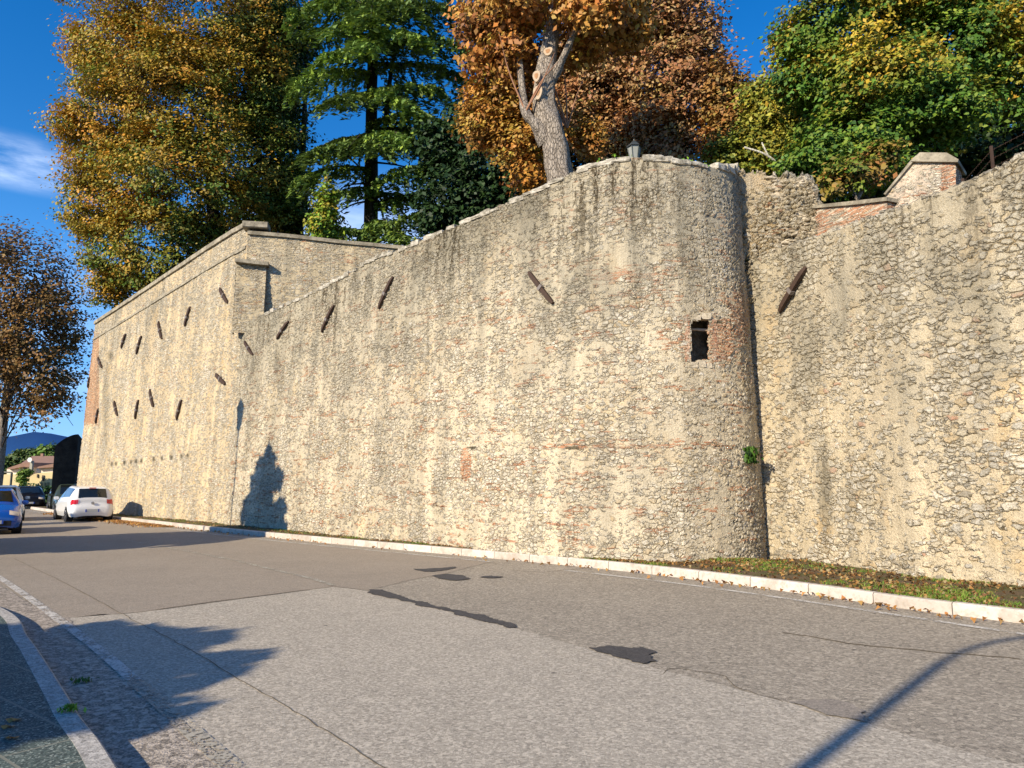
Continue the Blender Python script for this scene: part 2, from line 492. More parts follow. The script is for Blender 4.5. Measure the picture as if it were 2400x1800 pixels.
def bark_mat(name, a, b, sc=5.0, st=1.0):
    m, t, out = new_mat(name)
    co = t.n('ShaderNodeTexCoord').outputs['Object']
    mp = t.mapping(co, (1, 1, 0.28))
    n1 = t.noise(mp, sc * 2, 6, 0.7)
    vo = t.n('ShaderNodeTexVoronoi', {'feature': 'DISTANCE_TO_EDGE'}, Vector=t.mapping(co, (1, 1, 0.3)), Scale=sc * 5.5)
    cr = t.step(t.math('ADD', vo.outputs['Distance'], t.math('MULTIPLY', t.math('SUBTRACT', n1, 0.5), 0.5)), -0.02, 0.16)
    c = t.mix(n1, a, b)
    c = t.mix(t.math('MULTIPLY', t.math('SUBTRACT', 1.0, cr), 0.6), c, tuple(x * 0.4 for x in a))
    finish(t, out, c, 0.95, t.math('ADD', t.math('MULTIPLY', cr, 0.8), n1), 1.0 * st, 0.04, spec=0.1)
    return m
M_bark = bark_mat('bark_grey_brown', (0.22, 0.175, 0.135), (0.52, 0.45, 0.37), 4.0)
M_bark_dark = bark_mat('bark_dark', (0.035, 0.03, 0.025), (0.10, 0.085, 0.07), 4.0)
M_bark_pale = bark_mat('bark_pale', (0.36, 0.34, 0.28), (0.62, 0.60, 0.52), 2.0, 0.4)
M_cutwood = simple_mat('cut_wood', (0.46, 0.35, 0.24), 0.8, 0, 0.35, 14)
M_cutheart = simple_mat('cut_heartwood', (0.36, 0.19, 0.09), 0.85, 0, 0.5, 18)

def asphalt(name, base, grain=0.35, sc=140, coarse=0.0, tint=(1, 1, 1), stainy=0.2, bd=0.004):
    m, t, out = new_mat(name)
    co = t.n('ShaderNodeTexCoord').outputs['Object']
    g1 = t.noise(co, sc, 2, 0.6)
    vo = t.n('ShaderNodeTexVoronoi', {'feature': 'F1'}, Vector=co, Scale=sc * 0.42)
    vr = t.n('ShaderNodeSeparateColor', None, Color=vo.outputs['Color']).outputs[0]
    lo = t.noise(co, 0.55, 5, 0.62)
    md = t.noise(co, 4.0, 5, 0.7)
    tr = t.noise(t.mapping(co, (1, 1, 1), (0, 0, 0), (0, 0, math.radians(45))), 1.0, 1)
    c0 = tuple(base * k * (1 - grain) for k in tint); c1 = tuple(base * k * (1 + grain) for k in tint)
    c = t.mix(t.step(g1, 0.35, 0.65), c0, c1)
    c = t.mix(t.math('MULTIPLY', t.step(vr, 0.55, 0.95), 0.35 + coarse * 0.5), c, tuple(min(1, base * 1.9 * k) for k in tint))
    c = t.mix(t.math('MULTIPLY', t.step(vr, 0.22, 0.05), 0.3 + coarse * 0.4), c, tuple(base * 0.35 * k for k in tint))
    f = t.math('ADD', 1.0 - stainy, t.math('MULTIPLY', t.math('ADD', lo, md), stainy))
    c = t.n('ShaderNodeVectorMath', {'operation': 'SCALE'}, i0=c, Scale=f).outputs[0]
    # scattered tar spots and grit
    sp = t.n('ShaderNodeTexVoronoi', {'feature': 'F1'}, Vector=t.mapping(co, (1, 1, 1)), Scale=2.4)
    spr = t.n('ShaderNodeSeparateColor', None, Color=sp.outputs['Color']).outputs[0]
    spm = t.math('MULTIPLY', t.step(sp.outputs['Distance'], 0.075, 0.035), t.step(spr, 0.72, 0.75))
    c = t.mix(t.math('MULTIPLY', spm, 0.7), c, (0.045, 0.04, 0.038))
    finish(t, out, c, 0.85, t.math('ADD', g1, t.math('MULTIPLY', vr, coarse + 0.4)), 0.9, bd, spec=0.25)
    return m
M_road = asphalt('asphalt_worn', 0.30, 0.30, 95, 0.45, (1.0, 0.86, 0.665), 0.32, 0.008)
M_lane = asphalt('asphalt_light', 0.385, 0.20, 120, 0.25, (1.0, 0.875, 0.69), 0.22, 0.005)
M_smooth = asphalt('asphalt_smooth', 0.285, 0.18, 170, 0.05, (1.0, 0.835, 0.64), 0.30, 0.003)
M_edge = asphalt('asphalt_gravelly', 0.30, 0.45, 60, 0.6, (1.0, 0.85, 0.68), 0.3, 0.012)
M_patch = asphalt('tar_patch', 0.065, 0.3, 120, 0.0, (1, 0.93, 0.9), 0.2, 0.003)
M_patch2 = asphalt('asphalt_repair', 0.245, 0.25, 150, 0.1, (1, 0.86, 0.70), 0.2, 0.003)
M_crack = simple_mat('crack_dirt', (0.15, 0.12, 0.08), 0.95)

def paint_mat(name, col, wear):
    m, t, out = new_mat(name)
    co = t.n('ShaderNodeTexCoord').outputs['Object']
    n1 = t.noise(co, 30, 5, 0.75); n2 = t.noise(co, 3.0, 3, 0.6)
    msk = t.step(t.math('ADD', n1, t.math('MULTIPLY', t.math('SUBTRACT', n2, 0.5), 0.5)), wear - 0.06, wear + 0.06)
    c = t.mix(n2, tuple(x * 0.85 for x in col), col)
    p = t.n('ShaderNodeBsdfPrincipled', None, Roughness=0.8)
    t.t.links.new(c, p.inputs['Base Color'])
    tp = t.n('ShaderNodeBsdfTransparent')
    mx = t.n('ShaderNodeMixShader', None, Fac=msk)
    t.t.links.new(tp.outputs[0], mx.inputs[1]); t.t.links.new(p.outputs[0], mx.inputs[2])
    t.t.links.new(mx.outputs[0], out.inputs[0])
    return m
M_line = paint_mat('road_paint_white', (0.60, 0.56, 0.49), 0.47)
M_line_old = paint_mat('road_paint_faded', (0.42, 0.38, 0.30), 0.50)

def kerb_mat():
    m, t, out = new_mat('kerb_stone')
    uv = t.n('ShaderNodeUVMap').outputs[0]
    co = t.n('ShaderNodeTexCoord').outputs['Object']
    sp = t.n('ShaderNodeSeparateXYZ', None, Vector=uv)
    fr = t.math('FRACT', sp.outputs[0])
    idx = t.math('FLOOR', sp.outputs[0])
    rn = t.n('ShaderNodeTexWhiteNoise', {'noise_dimensions': '1D'}, W=idx).outputs[0]
    jt = t.math('LESS_THAN', fr, 0.012)
    n1 = t.noise(co, 14, 5, 0.65)
    c = t.mix(rn, (0.50, 0.435, 0.365), (0.64, 0.57, 0.49))
    n2_ = t.noise(co, 2.2, 5, 0.7)
    c = t.mix(t.math('MULTIPLY', t.step(n1, 0.45, 0.72), 0.6), c, (0.33, 0.27, 0.21))
    c = t.mix(t.math('MULTIPLY', t.step(n2_, 0.45, 0.65), 0.5), c, (0.30, 0.25, 0.19))
    c = t.mix(jt, c, (0.10, 0.08, 0.06))
    finish(t, out, c, 0.8, n1, 0.3, 0.006)
    return m
M_kerb = kerb_mat()
M_kerb2 = asphalt('kerb_concrete', 0.36, 0.3, 90, 0.2, (1, 0.93, 0.82), 0.35, 0.004)

def pave_mat():
    m, t, out = new_mat('pavement_tiles')
    co = t.n('ShaderNodeTexCoord').outputs['Object']
    r = t.mapping(co, (1, 1, 1), (0, 0, 0), (0, 0, math.radians(38)))
    br = t.n('ShaderNodeTexBrick', {'offset': 0.0}, Vector=r, Scale=1.0)
    br.inputs['Mortar Size'].default_value = 0.009
    br.inputs['Brick Width'].default_value = 0.40
    br.inputs['Row Height'].default_value = 0.40
    vo = t.n('ShaderNodeTexVoronoi', {'feature': 'F1'}, Vector=co, Scale=95)
    vr = t.n('ShaderNodeSeparateColor', None, Color=vo.outputs['Color']).outputs[0]
    c = t.ramp(vr, [(0.0, (0.030, 0.045, 0.040)), (0.35, (0.07, 0.10, 0.085)), (0.6, (0.12, 0.15, 0.125)), (0.85, (0.33, 0.37, 0.31)), (0.95, (0.03, 0.04, 0.04))], 'CONSTANT')
    lo = t.noise(co, 1.5, 4, 0.6)
    c = t.mix(t.math('MULTIPLY', lo, 0.35), c, (0.13, 0.145, 0.12))
    c = t.mix(br.outputs['Fac'], c, (0.20, 0.20, 0.155))
    finish(t, out, c, 0.7, t.math('ADD', vr, t.math('MULTIPLY', br.outputs['Fac'], -2.0)), 0.5, 0.004)
    return m
M_pave = pave_mat()

def soil_mat():
    m, t, out = new_mat('verge_soil')
    co = t.n('ShaderNodeTexCoord').outputs['Object']
    n1 = t.noise(co, 5, 6, 0.7); n2 = t.noise(co, 38, 4, 0.7); n3 = t.noise(co, 1.7, 4, 0.65)
    c = t.mix(n2, (0.07, 0.05, 0.03), (0.24, 0.17, 0.10))
    c = t.mix(t.math('MULTIPLY', t.step(n3, 0.45, 0.6), 0.6), c, t.mix(n2, (0.05, 0.07, 0.015), (0.13, 0.16, 0.04)))
    c = t.mix(t.math('MULTIPLY', t.step(n1, 0.62, 0.75), 0.7), c, (0.36, 0.25, 0.13))
    finish(t, out, c, 0.98, t.math('ADD', n1, n2), 1.0, 0.03, spec=0.1)
    return m
M_soil = soil_mat()

def land_mat(name, a, b, sc):
    m, t, out = new_mat(name)
    co = t.n('ShaderNodeTexCoord').outputs['Object']
    n1 = t.noise(co, sc, 6, 0.65)
    finish(t, out, t.mix(n1, a, b), 0.95, spec=0.1)
    return m
M_land = land_mat('land_grass', (0.05, 0.06, 0.025), (0.16, 0.15, 0.08), 0.4)
M_hill = land_mat('hill_forest_haze', (0.012, 0.055, 0.17), (0.02, 0.08, 0.22), 0.004)  # forest colour with distance haze painted in as blue

# ------------------------------------------------------------------ tall masonry surfaces
def interp_px(poly, u):
    xs = [p[0] for p in poly]; ys = [p[1] for p in poly]
    return np.interp(u, xs, ys)

def resample(path, step):
    P = np.array([(p.x, p.y) for p in path])
    d = np.concatenate([[0], np.cumsum(np.hypot(*np.diff(P, axis=0).T))])
    n = max(2, int(d[-1] / step))
    s = np.linspace(0, d[-1], n)
    return np.stack([np.interp(s, d, P[:, 0]), np.interp(s, d, P[:, 1])], 1), s

def masonry(name, path, top_px, batter, z0, step, mat, parent=None, thick=0.6, irregular=0.03, attr_fn=None, hole=None, seed=1, hmax=12.0, lowpower=0.0, back=1.2, lip=0.0):
    P, s = resample(path, step)
    T = np.gradient(P, axis=0)
    T /= np.linalg.norm(T, axis=1)[:, None]
    k = max(3, int(0.3 / step))
    ker = np.ones(2 * k + 1) / (2 * k + 1)
    for a in (0, 1):
        T[:, a] = np.convolve(np.pad(T[:, a], k, mode='edge'), ker, mode='valid')
    T /= np.linalg.norm(T, axis=1)[:, None]
    Nn = np.stack([-T[:, 1], T[:, 0]], 1)           # into the wall
    def pos(h):
        off = batter * h + lip * np.clip(h, 0, 1) ** 0
        return P[:, 0] + Nn[:, 0] * off, P[:, 1] + Nn[:, 1] * off, z0 + h
    lo = np.full(len(s), 0.1); hi = np.full(len(s), hmax)
    for _ in range(30):
        mid = (lo + hi) / 2
        x, y, z = pos(mid)
        u, v = project(x, y, z)
        above = v < interp_px(top_px, u)
        hi = np.where(above, mid, hi); lo = np.where(above, lo, mid)
    H = (lo + hi) / 2
    nz = np.array([noise.noise(Vector((q * 3.1 + seed, seed, 0))) + 0.6 * noise.noise(Vector((q * 8.3, seed, 4))) for q in s])
    H = H + nz * irregular
    nj = int(np.max(H) / step)
    fr = np.linspace(0, 1, nj)
    hh = fr[:, None] * H[None, :]
    X = P[None, :, 0] + Nn[None, :, 0] * batter * hh
    Y = P[None, :, 1] + Nn[None, :, 1] * batter * hh
    Z = z0 + hh
    DT = H[None, :] - hh
    UV = np.stack([np.broadcast_to(s[None, :], hh.shape), Z], -1)
    # rounded lip and flat top going back, then down the back
    off_top = batter * H
    rows = [(0.02, 0.02), (0.06, 0.035)] + [(q, 0.05) for q in np.arange(0.06 + step * 2, thick, step * 2)] + [(thick, 0.03), (thick, -back)]
    ex = []
    for (o, dz) in rows:
        jitter = np.array([noise.noise(Vector((q * 6 + seed, o * 9, 2))) for q in s]) * irregular * 0.8
        ex.append((P[:, 0] + Nn[:, 0] * (off_top + o), P[:, 1] + Nn[:, 1] * (off_top + o), z0 + H + dz + jitter))
    X = np.vstack([X] + [e[0][None] for e in ex]); Y = np.vstack([Y] + [e[1][None] for e in ex]); Z = np.vstack([Z] + [e[2][None] for e in ex])
    m_ = len(ex)
    DT = np.vstack([DT] + [np.zeros((1, len(s)))] * m_)
    uvt = [np.stack([s, z0 + H + o + abs(dz)], -1)[None] for (o, dz) in rows]
    UV = np.concatenate([UV] + uvt, 0)
    nr, nc = X.shape
    verts = np.stack([X, Y, Z], -1).reshape(-1, 3)
    idx = np.arange(nr * nc).reshape(nr, nc)
    faces = np.stack([idx[:-1, :-1], idx[:-1, 1:], idx[1:, 1:], idx[1:, :-1]], -1).reshape(-1, 4)
    if hole is not None:
        uc, vc = project(verts[:, 0], verts[:, 1], verts[:, 2])
        fu = uc[faces].mean(1); fv = vc[faces].mean(1)
        inside = hole(fu, fv)
        faces = faces[~inside]
    me = np_mesh(name, verts, faces, smooth=True)
    uvl = me.uv_layers.new(name='UVMap')
    uvl.data.foreach_set('uv', UV.reshape(-1, 2)[faces.ravel()].astype(np.float32).ravel())
    set_f(me, DT.ravel(), 'dtop')
    uc, vc = project(verts[:, 0], verts[:, 1], verts[:, 2])
    br = np.zeros(len(verts)); dk = np.zeros(len(verts)); rg = np.zeros(len(verts))
    if attr_fn: br, dk, rg = attr_fn(uc, vc, DT.ravel())
    set_f(me, br, 'brick'); set_f(me, dk, 'dark'); set_f(me, rg, 'rough')
    o = link_mesh(name, me, mat, parent, True)
    # coarse BVH for placing things on the face
    st = 4
    fi = idx[::st, ::st]
    cf = np.stack([fi[:-1, :-1], fi[:-1, 1:], fi[1:, 1:], fi[1:, :-1]], -1).reshape(-1, 4)
    bvh = BVHTree.FromPolygons([tuple(v) for v in verts.tolist()], cf.tolist())
    return o, bvh, (P, s, Nn, H)

def blob(u, v, cu, cv, ru, rv):
    return np.clip(1.3 - np.sqrt(((u - cu) / ru) ** 2 + ((v - cv) / rv) ** 2), 0, 1)

V2 = lambda x, y: Vector((x, y, 0))

# --- middle curtain wall with its round tower
mid_root = tag(empty('curtain_wall', (-3, 18.5, 0)), 'long rubble stone wall swelling into a round tower with a small window, middle of the photo', 'stone wall')
path_mid = [V2(-10.75, 27.6)] + [V2(-10.2, 26.5) + (V2(0, 15.8) - V2(-10.2, 26.5)) * t for t in (0, 0.33, 0.66)] + [V2(0, 15.8), V2(1.2, 14.72), V2(2.3, 14.15), V2(3.5, 14.1), V2(4.5, 14.45), V2(5.15, 15.05), V2(5.5, 15.9), V2(5.6, 16.6)]
path_mid = catmull(path_mid, 24)
top_mid = [(500, 785), (559, 768), (608, 743), (679, 711), (753, 676), (820, 640), (870, 609), (944, 584), (1000, 560), (1085, 523), (1200, 474), (1280, 436), (1345, 404), (1400, 386), (1450, 376), (1503, 371), (1560, 374), (1620, 384), (1700, 396), (1760, 401), (1900, 410)]
def hole_mid(u, v):
    wob = 1.2 * np.sin(v * 0.21) + 0.8 * np.sin(v * 0.083 + 1)
    a = (u > 1620 + wob * 0.4) & (u < 1660 + wob + np.clip((v - 775) * 0.0, 0, 1)) & (v > 752 - (u > 1638) * 9 + wob * 0.5) & (v < 842 + (u < 1645) * 8 + wob)
    b = (u > 1092) & (u < 1116) & (v > 1046) & (v < 1052)
    c = (u > 1667) & (u < 1692) & (v > 753) & (v < 757)
    d = (u > 1326) & (u < 1354) & (v > 1048.5) & (v < 1051.5)
    return a
def attr_mid(u, v, dt):
    br = blob(u, v, 1690, 800, 34, 70) * 0.95
    br = np.maximum(br, blob(u, v, 1470, 645, 170, 34) * 0.56)
    br = np.maximum(br, blob(u, v, 1560, 800, 50, 60) * 0.42)
    br = np.maximum(br, blob(u, v, 1540, 690, 110, 26) * 0.42)
    br = np.maximum(br, blob(u, v, 1735, 740, 28, 90) * 0.85)
    br = np.maximum(br, blob(u, v, 1600, 800, 24, 50) * 0.5)
    br = np.maximum(br, np.clip(2 - np.abs(v - (1046 + (u - 1400) * 0.00)) / 5, 0, 1) * ((u > 1240) & (u < 1720)) * 0.5)
    br = np.maximum(br, blob(u, v, 1093, 1090, 14, 42) * 1.3)
    pass
    br = np.maximum(br, blob(u, v, 760, 1140, 120, 30) * 0.35)
    br = np.maximum(br, blob(u, v, 1650, 1190, 90, 40) * 0.38)
    br = np.maximum(br, blob(u, v, 1500, 1200, 60, 30) * 0.38)
    dk = np.clip((u - 1690) / 110, 0, 1) * 0.03 * np.clip((v - 600) / 300, 0, 1)  # shade of the flank turning from the sun, painted darker
    dk = np.maximum(dk, blob(u, v, 1785, 1120, 22, 230) * 0.2)  # crevice shade beside the tower, painted in
    dk = np.maximum(dk, np.clip((u - 900) / 120, 0, 1) * np.clip((1330 - u) / 60, 0, 1) * np.clip(1.3 - dt, 0, 1) * 0.55)
    for (au, av) in ((1290, 735), (890, 745), (757, 800), (650, 815), (596, 850)):
        dk = np.maximum(dk, blob(u, v, au, av + 25, 7, 45) * 0.3)
    for (hu0, hu1, hv) in ((1093, 1116, 1049), (1667, 1694, 755), (1326, 1354, 1050)):
        dk = np.maximum(dk, ((u > hu0) & (u < hu1) & (abs(v - hv) < 2.6)) * 1.6)  # slot shade painted as dark bars, nothing cut open
    rg = np.clip((u - 1680) / 90, 0, 1) * 0.15 * np.clip((v - 500) / 300, 0, 1)
    dk = np.maximum(dk, blob(u, v, 1722, 560, 16, 170) * 0.25)
    return br, dk, rg
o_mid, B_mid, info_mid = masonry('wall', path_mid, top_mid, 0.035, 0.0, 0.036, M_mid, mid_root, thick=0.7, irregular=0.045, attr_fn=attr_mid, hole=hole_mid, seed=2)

# --- right hand wall
right_root = tag(empty('boundary_wall', (6.5, 12, 0)), 'stone rubble wall with pale mortar running out of the right edge of the photo', 'stone wall')
path_r = catmull([V2(4.7, 15.9), V2(5.2, 15.25), V2(5.5, 14.6), V2(5.76, 13.8), V2(6.02, 12.7), V2(6.42, 11.6), V2(7.30, 10.36), V2(8.7, 8.9), V2(10.3, 7.3)], 24)
top_r = [(1700, 620), (1785, 604), (1840, 582), (1940, 547), (2013, 520), (2060, 506), (2122, 484), (2240, 437), (2330, 397), (2400, 366), (2600, 268)]
def attr_r(u, v, dt):
    dk = blob(u, v, 1935, 1150, 16, 130) * 0.8
    dk = np.maximum(dk, blob(u, v, 1900, 830, 40, 120) * 0.25)
    dk = np.maximum(dk, blob(u, v, 2250, 880, 130, 40) * 0.2)
    rg = np.zeros_like(u) + 0.1
    return np.zeros_like(u), dk, rg
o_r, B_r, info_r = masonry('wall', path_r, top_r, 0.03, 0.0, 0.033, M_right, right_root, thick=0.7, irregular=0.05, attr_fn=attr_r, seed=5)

# --- far bastion wall
far_root = tag(empty('bastion_wall', (-17, 33.4, 0)), 'tall golden bastion wall under the orange tree, far left behind the white car', 'bastion')
path_f = catmull([V2(-24.15, 40.55), V2(-22.7, 39.1), V2(-16.6, 33.05), V2(-10.35, 26.75)], 30)
top_f = [(150, 812), (199, 776), (330, 690), (476, 593), (542, 551), (600, 518)]
def attr_f(u, v, dt):
    br = ((u < 232) & (v > 760) & (v < 1015)) * np.clip((1010 - v) / 60, 0, 1) * np.clip((v - 765) / 60, 0, 1) * 1.8
    br = np.maximum(br, blob(u, v, 400, 880, 120, 30) * 0.3)
    dk = blob(u, v, 248, 930, 8, 130) * 0.5
    dk = np.maximum(dk, blob(u, v, 258, 835, 9, 12) * 0.9)
    for px in (262, 272, 292, 307, 319, 332, 361, 380, 402, 426, 440):
        dk = np.maximum(dk, blob(u, v, px, 1088 - (px - 262) * 0.115, 3.5, 6) * 1.6)
    return br, dk, np.zeros_like(u)
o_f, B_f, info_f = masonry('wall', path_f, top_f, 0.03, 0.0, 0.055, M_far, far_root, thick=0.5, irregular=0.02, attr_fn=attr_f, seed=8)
# coping of the bastion: parapet band that steps out, plus a cap
Pf, sf, Nf, Hf = info_f
mb_band = MB(); mb_cap = MB()
for i in range(0, len(sf) - 12, 12):
    j = min(i + 12, len(sf) - 1)
    def q(k, off, h):
        o_ = 0.03 * h
        return Vector((Pf[k, 0] + Nf[k, 0] * (o_ + off), Pf[k, 1] + Nf[k, 1] * (o_ + off), h))
    a, b = Hf[i], Hf[j]
    for (m_, o0, o1, h0, h1) in ((mb_band, -0.05, 0.3, -0.95, -0.80), (mb_cap, -0.09, 0.55, -0.02, 0.20)):
        vs = [q(i, o0, a + h0), q(i, o1, a + h0), q(i, o1, a + h1), q(i, o0, a + h1 - 0.03), q(j, o0, b + h0), q(j, o1, b + h0), q(j, o1, b + h1), q(j, o0, b + h1 - 0.03)]
        m_.add(vs, [(0, 1, 2, 3), (4, 7, 6, 5), (0, 4, 5, 1), (1, 5, 6, 2), (2, 6, 7, 3), (3, 7, 4, 0)])
mb_band.build('string_course', M_coping, far_root, True)
mb_cap.build('coping', M_coping, far_root, True)

# --- end return of the bastion (the side we do not see) and the dark spur behind it
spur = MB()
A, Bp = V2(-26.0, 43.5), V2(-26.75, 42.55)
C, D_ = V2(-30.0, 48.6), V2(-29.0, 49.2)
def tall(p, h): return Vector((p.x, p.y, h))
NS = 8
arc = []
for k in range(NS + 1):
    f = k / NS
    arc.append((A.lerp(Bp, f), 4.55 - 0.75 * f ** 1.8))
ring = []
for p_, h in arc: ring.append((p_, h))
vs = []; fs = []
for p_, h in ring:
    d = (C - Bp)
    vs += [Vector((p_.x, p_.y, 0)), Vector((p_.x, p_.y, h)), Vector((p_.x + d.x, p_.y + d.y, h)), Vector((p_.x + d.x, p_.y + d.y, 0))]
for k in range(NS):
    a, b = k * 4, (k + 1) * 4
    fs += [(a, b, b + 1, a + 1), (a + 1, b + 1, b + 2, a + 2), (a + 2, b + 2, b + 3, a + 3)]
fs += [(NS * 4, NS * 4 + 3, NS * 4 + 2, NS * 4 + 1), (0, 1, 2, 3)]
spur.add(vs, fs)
so_ = spur.build('wall_spur', M_shaded_stone, None)
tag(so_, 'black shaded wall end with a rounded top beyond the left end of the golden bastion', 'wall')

# --- terrace wall above and behind the middle wall
terr_root = tag(empty('terrace_wall', (-7, 26.5, 6)), 'pale stone upper wall with brick courses and grey coping, behind the sloping wall top', 'stone wall')
def tw_pt(u, y): return V2((u - 1200) / F * (y * CP + 8.5 * SP), y)
path_t = catmull([V2(-10.2, 26.95), V2(-8, 27.35), V2(-5.5, 27.8), V2(-2.5, 28.3)], 20)
top_t = [(500, 545), (542, 547), (660, 556), (800, 572), (958, 586), (1100, 598)]
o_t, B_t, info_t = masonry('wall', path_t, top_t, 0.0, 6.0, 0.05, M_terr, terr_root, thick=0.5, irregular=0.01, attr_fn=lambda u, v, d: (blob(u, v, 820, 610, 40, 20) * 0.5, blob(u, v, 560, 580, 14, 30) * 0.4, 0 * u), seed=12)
Pt, st_, Nt, Ht = info_t
cp = MB()
for i in range(0, len(st_) - 14, 14):
    j = min(i + 14, len(st_) - 1)
    def q2(k, off, h): return Vector((Pt[k, 0] + Nt[k, 0] * off, Pt[k, 1] + Nt[k, 1] * off, 6.0 + Ht[k] + h))
    vs = [q2(i, -0.09, 0.0), q2(i, 0.55, 0.0), q2(i, 0.55, 0.2), q2(i, -0.09, 0.14), q2(j, -0.09, 0.0), q2(j, 0.55, 0.0), q2(j, 0.55, 0.2), q2(j, -0.09, 0.14)]
    cp.add(vs, [(0, 1, 2, 3), (4, 7, 6, 5), (0, 4, 5, 1), (1, 5, 6, 2), (2, 6, 7, 3), (3, 7, 4, 0)])
cp.build('coping', M_coping, terr_root, True)

cc_ = MB()
cc_.box((Pf[-1, 0] + 0.42, Pf[-1, 1] + 0.36, Hf[-1] - 0.10), (0.95, 0.7, 0.24), Matrix.Rotation(0.17, 3, 'Z'))
cc_.build('corner_cap', M_coping, far_root, True, 0.02)
# battered buttress at the corner (narrow top flush with the wall, foot standing out)
def wall_box_px(name, u0, u1, vtop, y0, d_top, d_bot, zbot, mat, parent, cell=0.05):
    ax = (u0 - 1200) / F * (y0 * CP + 8 * SP); bx = (u1 - 1200) / F * (y0 * CP + 8 * SP)
    zt = at((u0 + u1) / 2, vtop, y0).z
    t = (V2(-2.5, 28.3) - V2(-10.2, 26.95)).normalized()
    n = Vector((-t.y, t.x, 0))
    pa = Vector((ax, y0, 0)); pb = pa + t * ((bx - ax) / t.x)
    H_ = zt - zbot
    V_, UVs, Fa = [], [], []
    def strip(p, q, dep_p, dep_q, s0):
        base = len(V_)
        L = (q - p).length if (q - p).length > 0.01 else 0.6
        nu = max(3, int(L / cell)); nv = int(H_ / cell)
        for j in range(nv + 1):
            f = j / nv
            dt_ = d_bot + (d_top - d_bot) * f
            for i in range(nu + 1):
                g = i / nu
                o_ = -(dep_p + (dep_q - dep_p) * g) * dt_
                w_ = p.lerp(q, g) + n * o_
                V_.append((w_.x, w_.y, zbot + H_ * f)); UVs.append((s0 + L * g, zbot + H_ * f))
        for j in range(nv):
            for i in range(nu):
                a_ = base + j * (nu + 1) + i
                Fa.append((a_, a_ + 1, a_ + nu + 2, a_ + nu + 1))
    strip(pa, pb, 1, 1, 0)
    strip(pb, pb + t * 0.001, 1, 0, 5)
    strip(pa, pa + t * 0.001, 0, 1, 9)
    me = np_mesh(name, np.array(V_), np.array(Fa), True)
    uvl = me.uv_layers.new(name='UVMap')
    uvl.data.foreach_set('uv', np.array(UVs, np.float32)[np.array(Fa).ravel()].ravel())
    set_f(me, np.array([zt - v[2] + 2 for v in V_]), 'dtop'); set_f(me, np.zeros(len(V_)), 'brick')
    set_f(me, np.full(len(V_), 0.15), 'dark'); set_f(me, np.full(len(V_), 0.2), 'rough')
    ob = link_mesh(name, me, mat, parent, True)
    return pa, pb, t, n, zt
pa, pb, tdir, ndir, ztb = wall_box_px('buttress', 556, 622, 620, 27.0, 0.18, 0.42, 7.2, M_terr, terr_root)
bc = MB()
q0 = pa - ndir * 0.45 - tdir * 0.02; q1 = pb - ndir * 0.45 + tdir * 0.1
bc.prism([Vector((q0.x, q0.y, ztb - 0.02)), Vector((q1.x, q1.y, ztb - 0.10)), Vector((q1.x, q1.y, ztb + 0.04)), Vector((q0.x, q0.y, ztb + 0.12))], ndir * 0.6)
bc.build('buttress_cap', M_coping, terr_root, True)

# --- ruined masonry between the tower and the right wall
ruin_root = tag(empty('broken_wall', (6.4, 15.8, 5)), 'crumbling wall core of rough broken stones between the round tower top and the right wall', 'ruined wall')
path_ru = catmull([V2(4.8, 15.55), V2(5.3, 15.5), V2(5.9, 15.35), V2(6.8, 15.1), V2(7.6, 14.9), V2(8.2, 14.7)], 16)
top_ru = [(1700, 402), (1775, 406), (1797, 415), (1850, 419), (1893, 424), (1903, 440), (1911, 463), (1914, 482), (1921, 500), (1965, 508), (2030, 522), (2200, 540)]
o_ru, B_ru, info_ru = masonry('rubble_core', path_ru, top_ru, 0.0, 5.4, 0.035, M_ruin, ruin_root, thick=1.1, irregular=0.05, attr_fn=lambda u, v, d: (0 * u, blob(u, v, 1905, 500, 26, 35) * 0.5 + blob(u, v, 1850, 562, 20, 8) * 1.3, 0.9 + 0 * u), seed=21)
rocks = MB()
def rock(c, r, seed, squash=0.65):
    bm = bmesh.new()
    bmesh.ops.create_icosphere(bm, subdivisions=1, radius=1.0)
    ax = Vector((random.uniform(0.9, 1.9), random.uniform(0.7, 1.0), squash * random.uniform(0.45, 1.0)))
    rt = Matrix.Rotation(random.uniform(-0.35, 0.35), 3, 'Y') @ Matrix.Rotation(random.uniform(-0.5, 0.5), 3, 'Z')
    vs = []
    for v in bm.verts:
        p = v.co.copy()
        p *= 1 + 0.6 * noise.noise(p * 1.4 + Vector((seed, 0, 0)))
        p = Vector((p.x * ax.x, p.y * ax.y, p.z * ax.z)) * r
        vs.append(rt @ p + c)
    rocks.add(vs, [tuple(x.index for x in f.verts) for f in bm.faces], False)
    bm.free()
rr = random.Random(4)
outline = lambda u: interp_px(top_ru, u)
for k in range(420):
    u = rr.uniform(1800, 1925)
    vt = outline(u)
    v = rr.uniform(vt + 2, 590 if u < 1900 else 560)
    if u < 1840 and v > 520 and rr.random() < 0.7: continue
    d = ray(u, v)
    hit = B_ru.ray_cast(Vector((0, 0, EYE)), d.normalized())
    if hit[0] is None: continue
    rock(hit[0] + Vector((0, -0.03, 0)), rr.uniform(0.035, 0.085), k * 3.7)
for k in range(60):   # the torn right-hand edge
    f = k / 60
    v = 428 + 75 * f
    u = interp_px([(420, 1893), (463, 1908), (500, 1920)], v) + rr.uniform(-12, 3)
    p = at(u, v, 15.4 + rr.uniform(-0.1, 0.7))
    rock(p, rr.uniform(0.05, 0.11), k * 1.9, 0.55)
rocks.build('loose_stones', M_rubble, ruin_root, True)

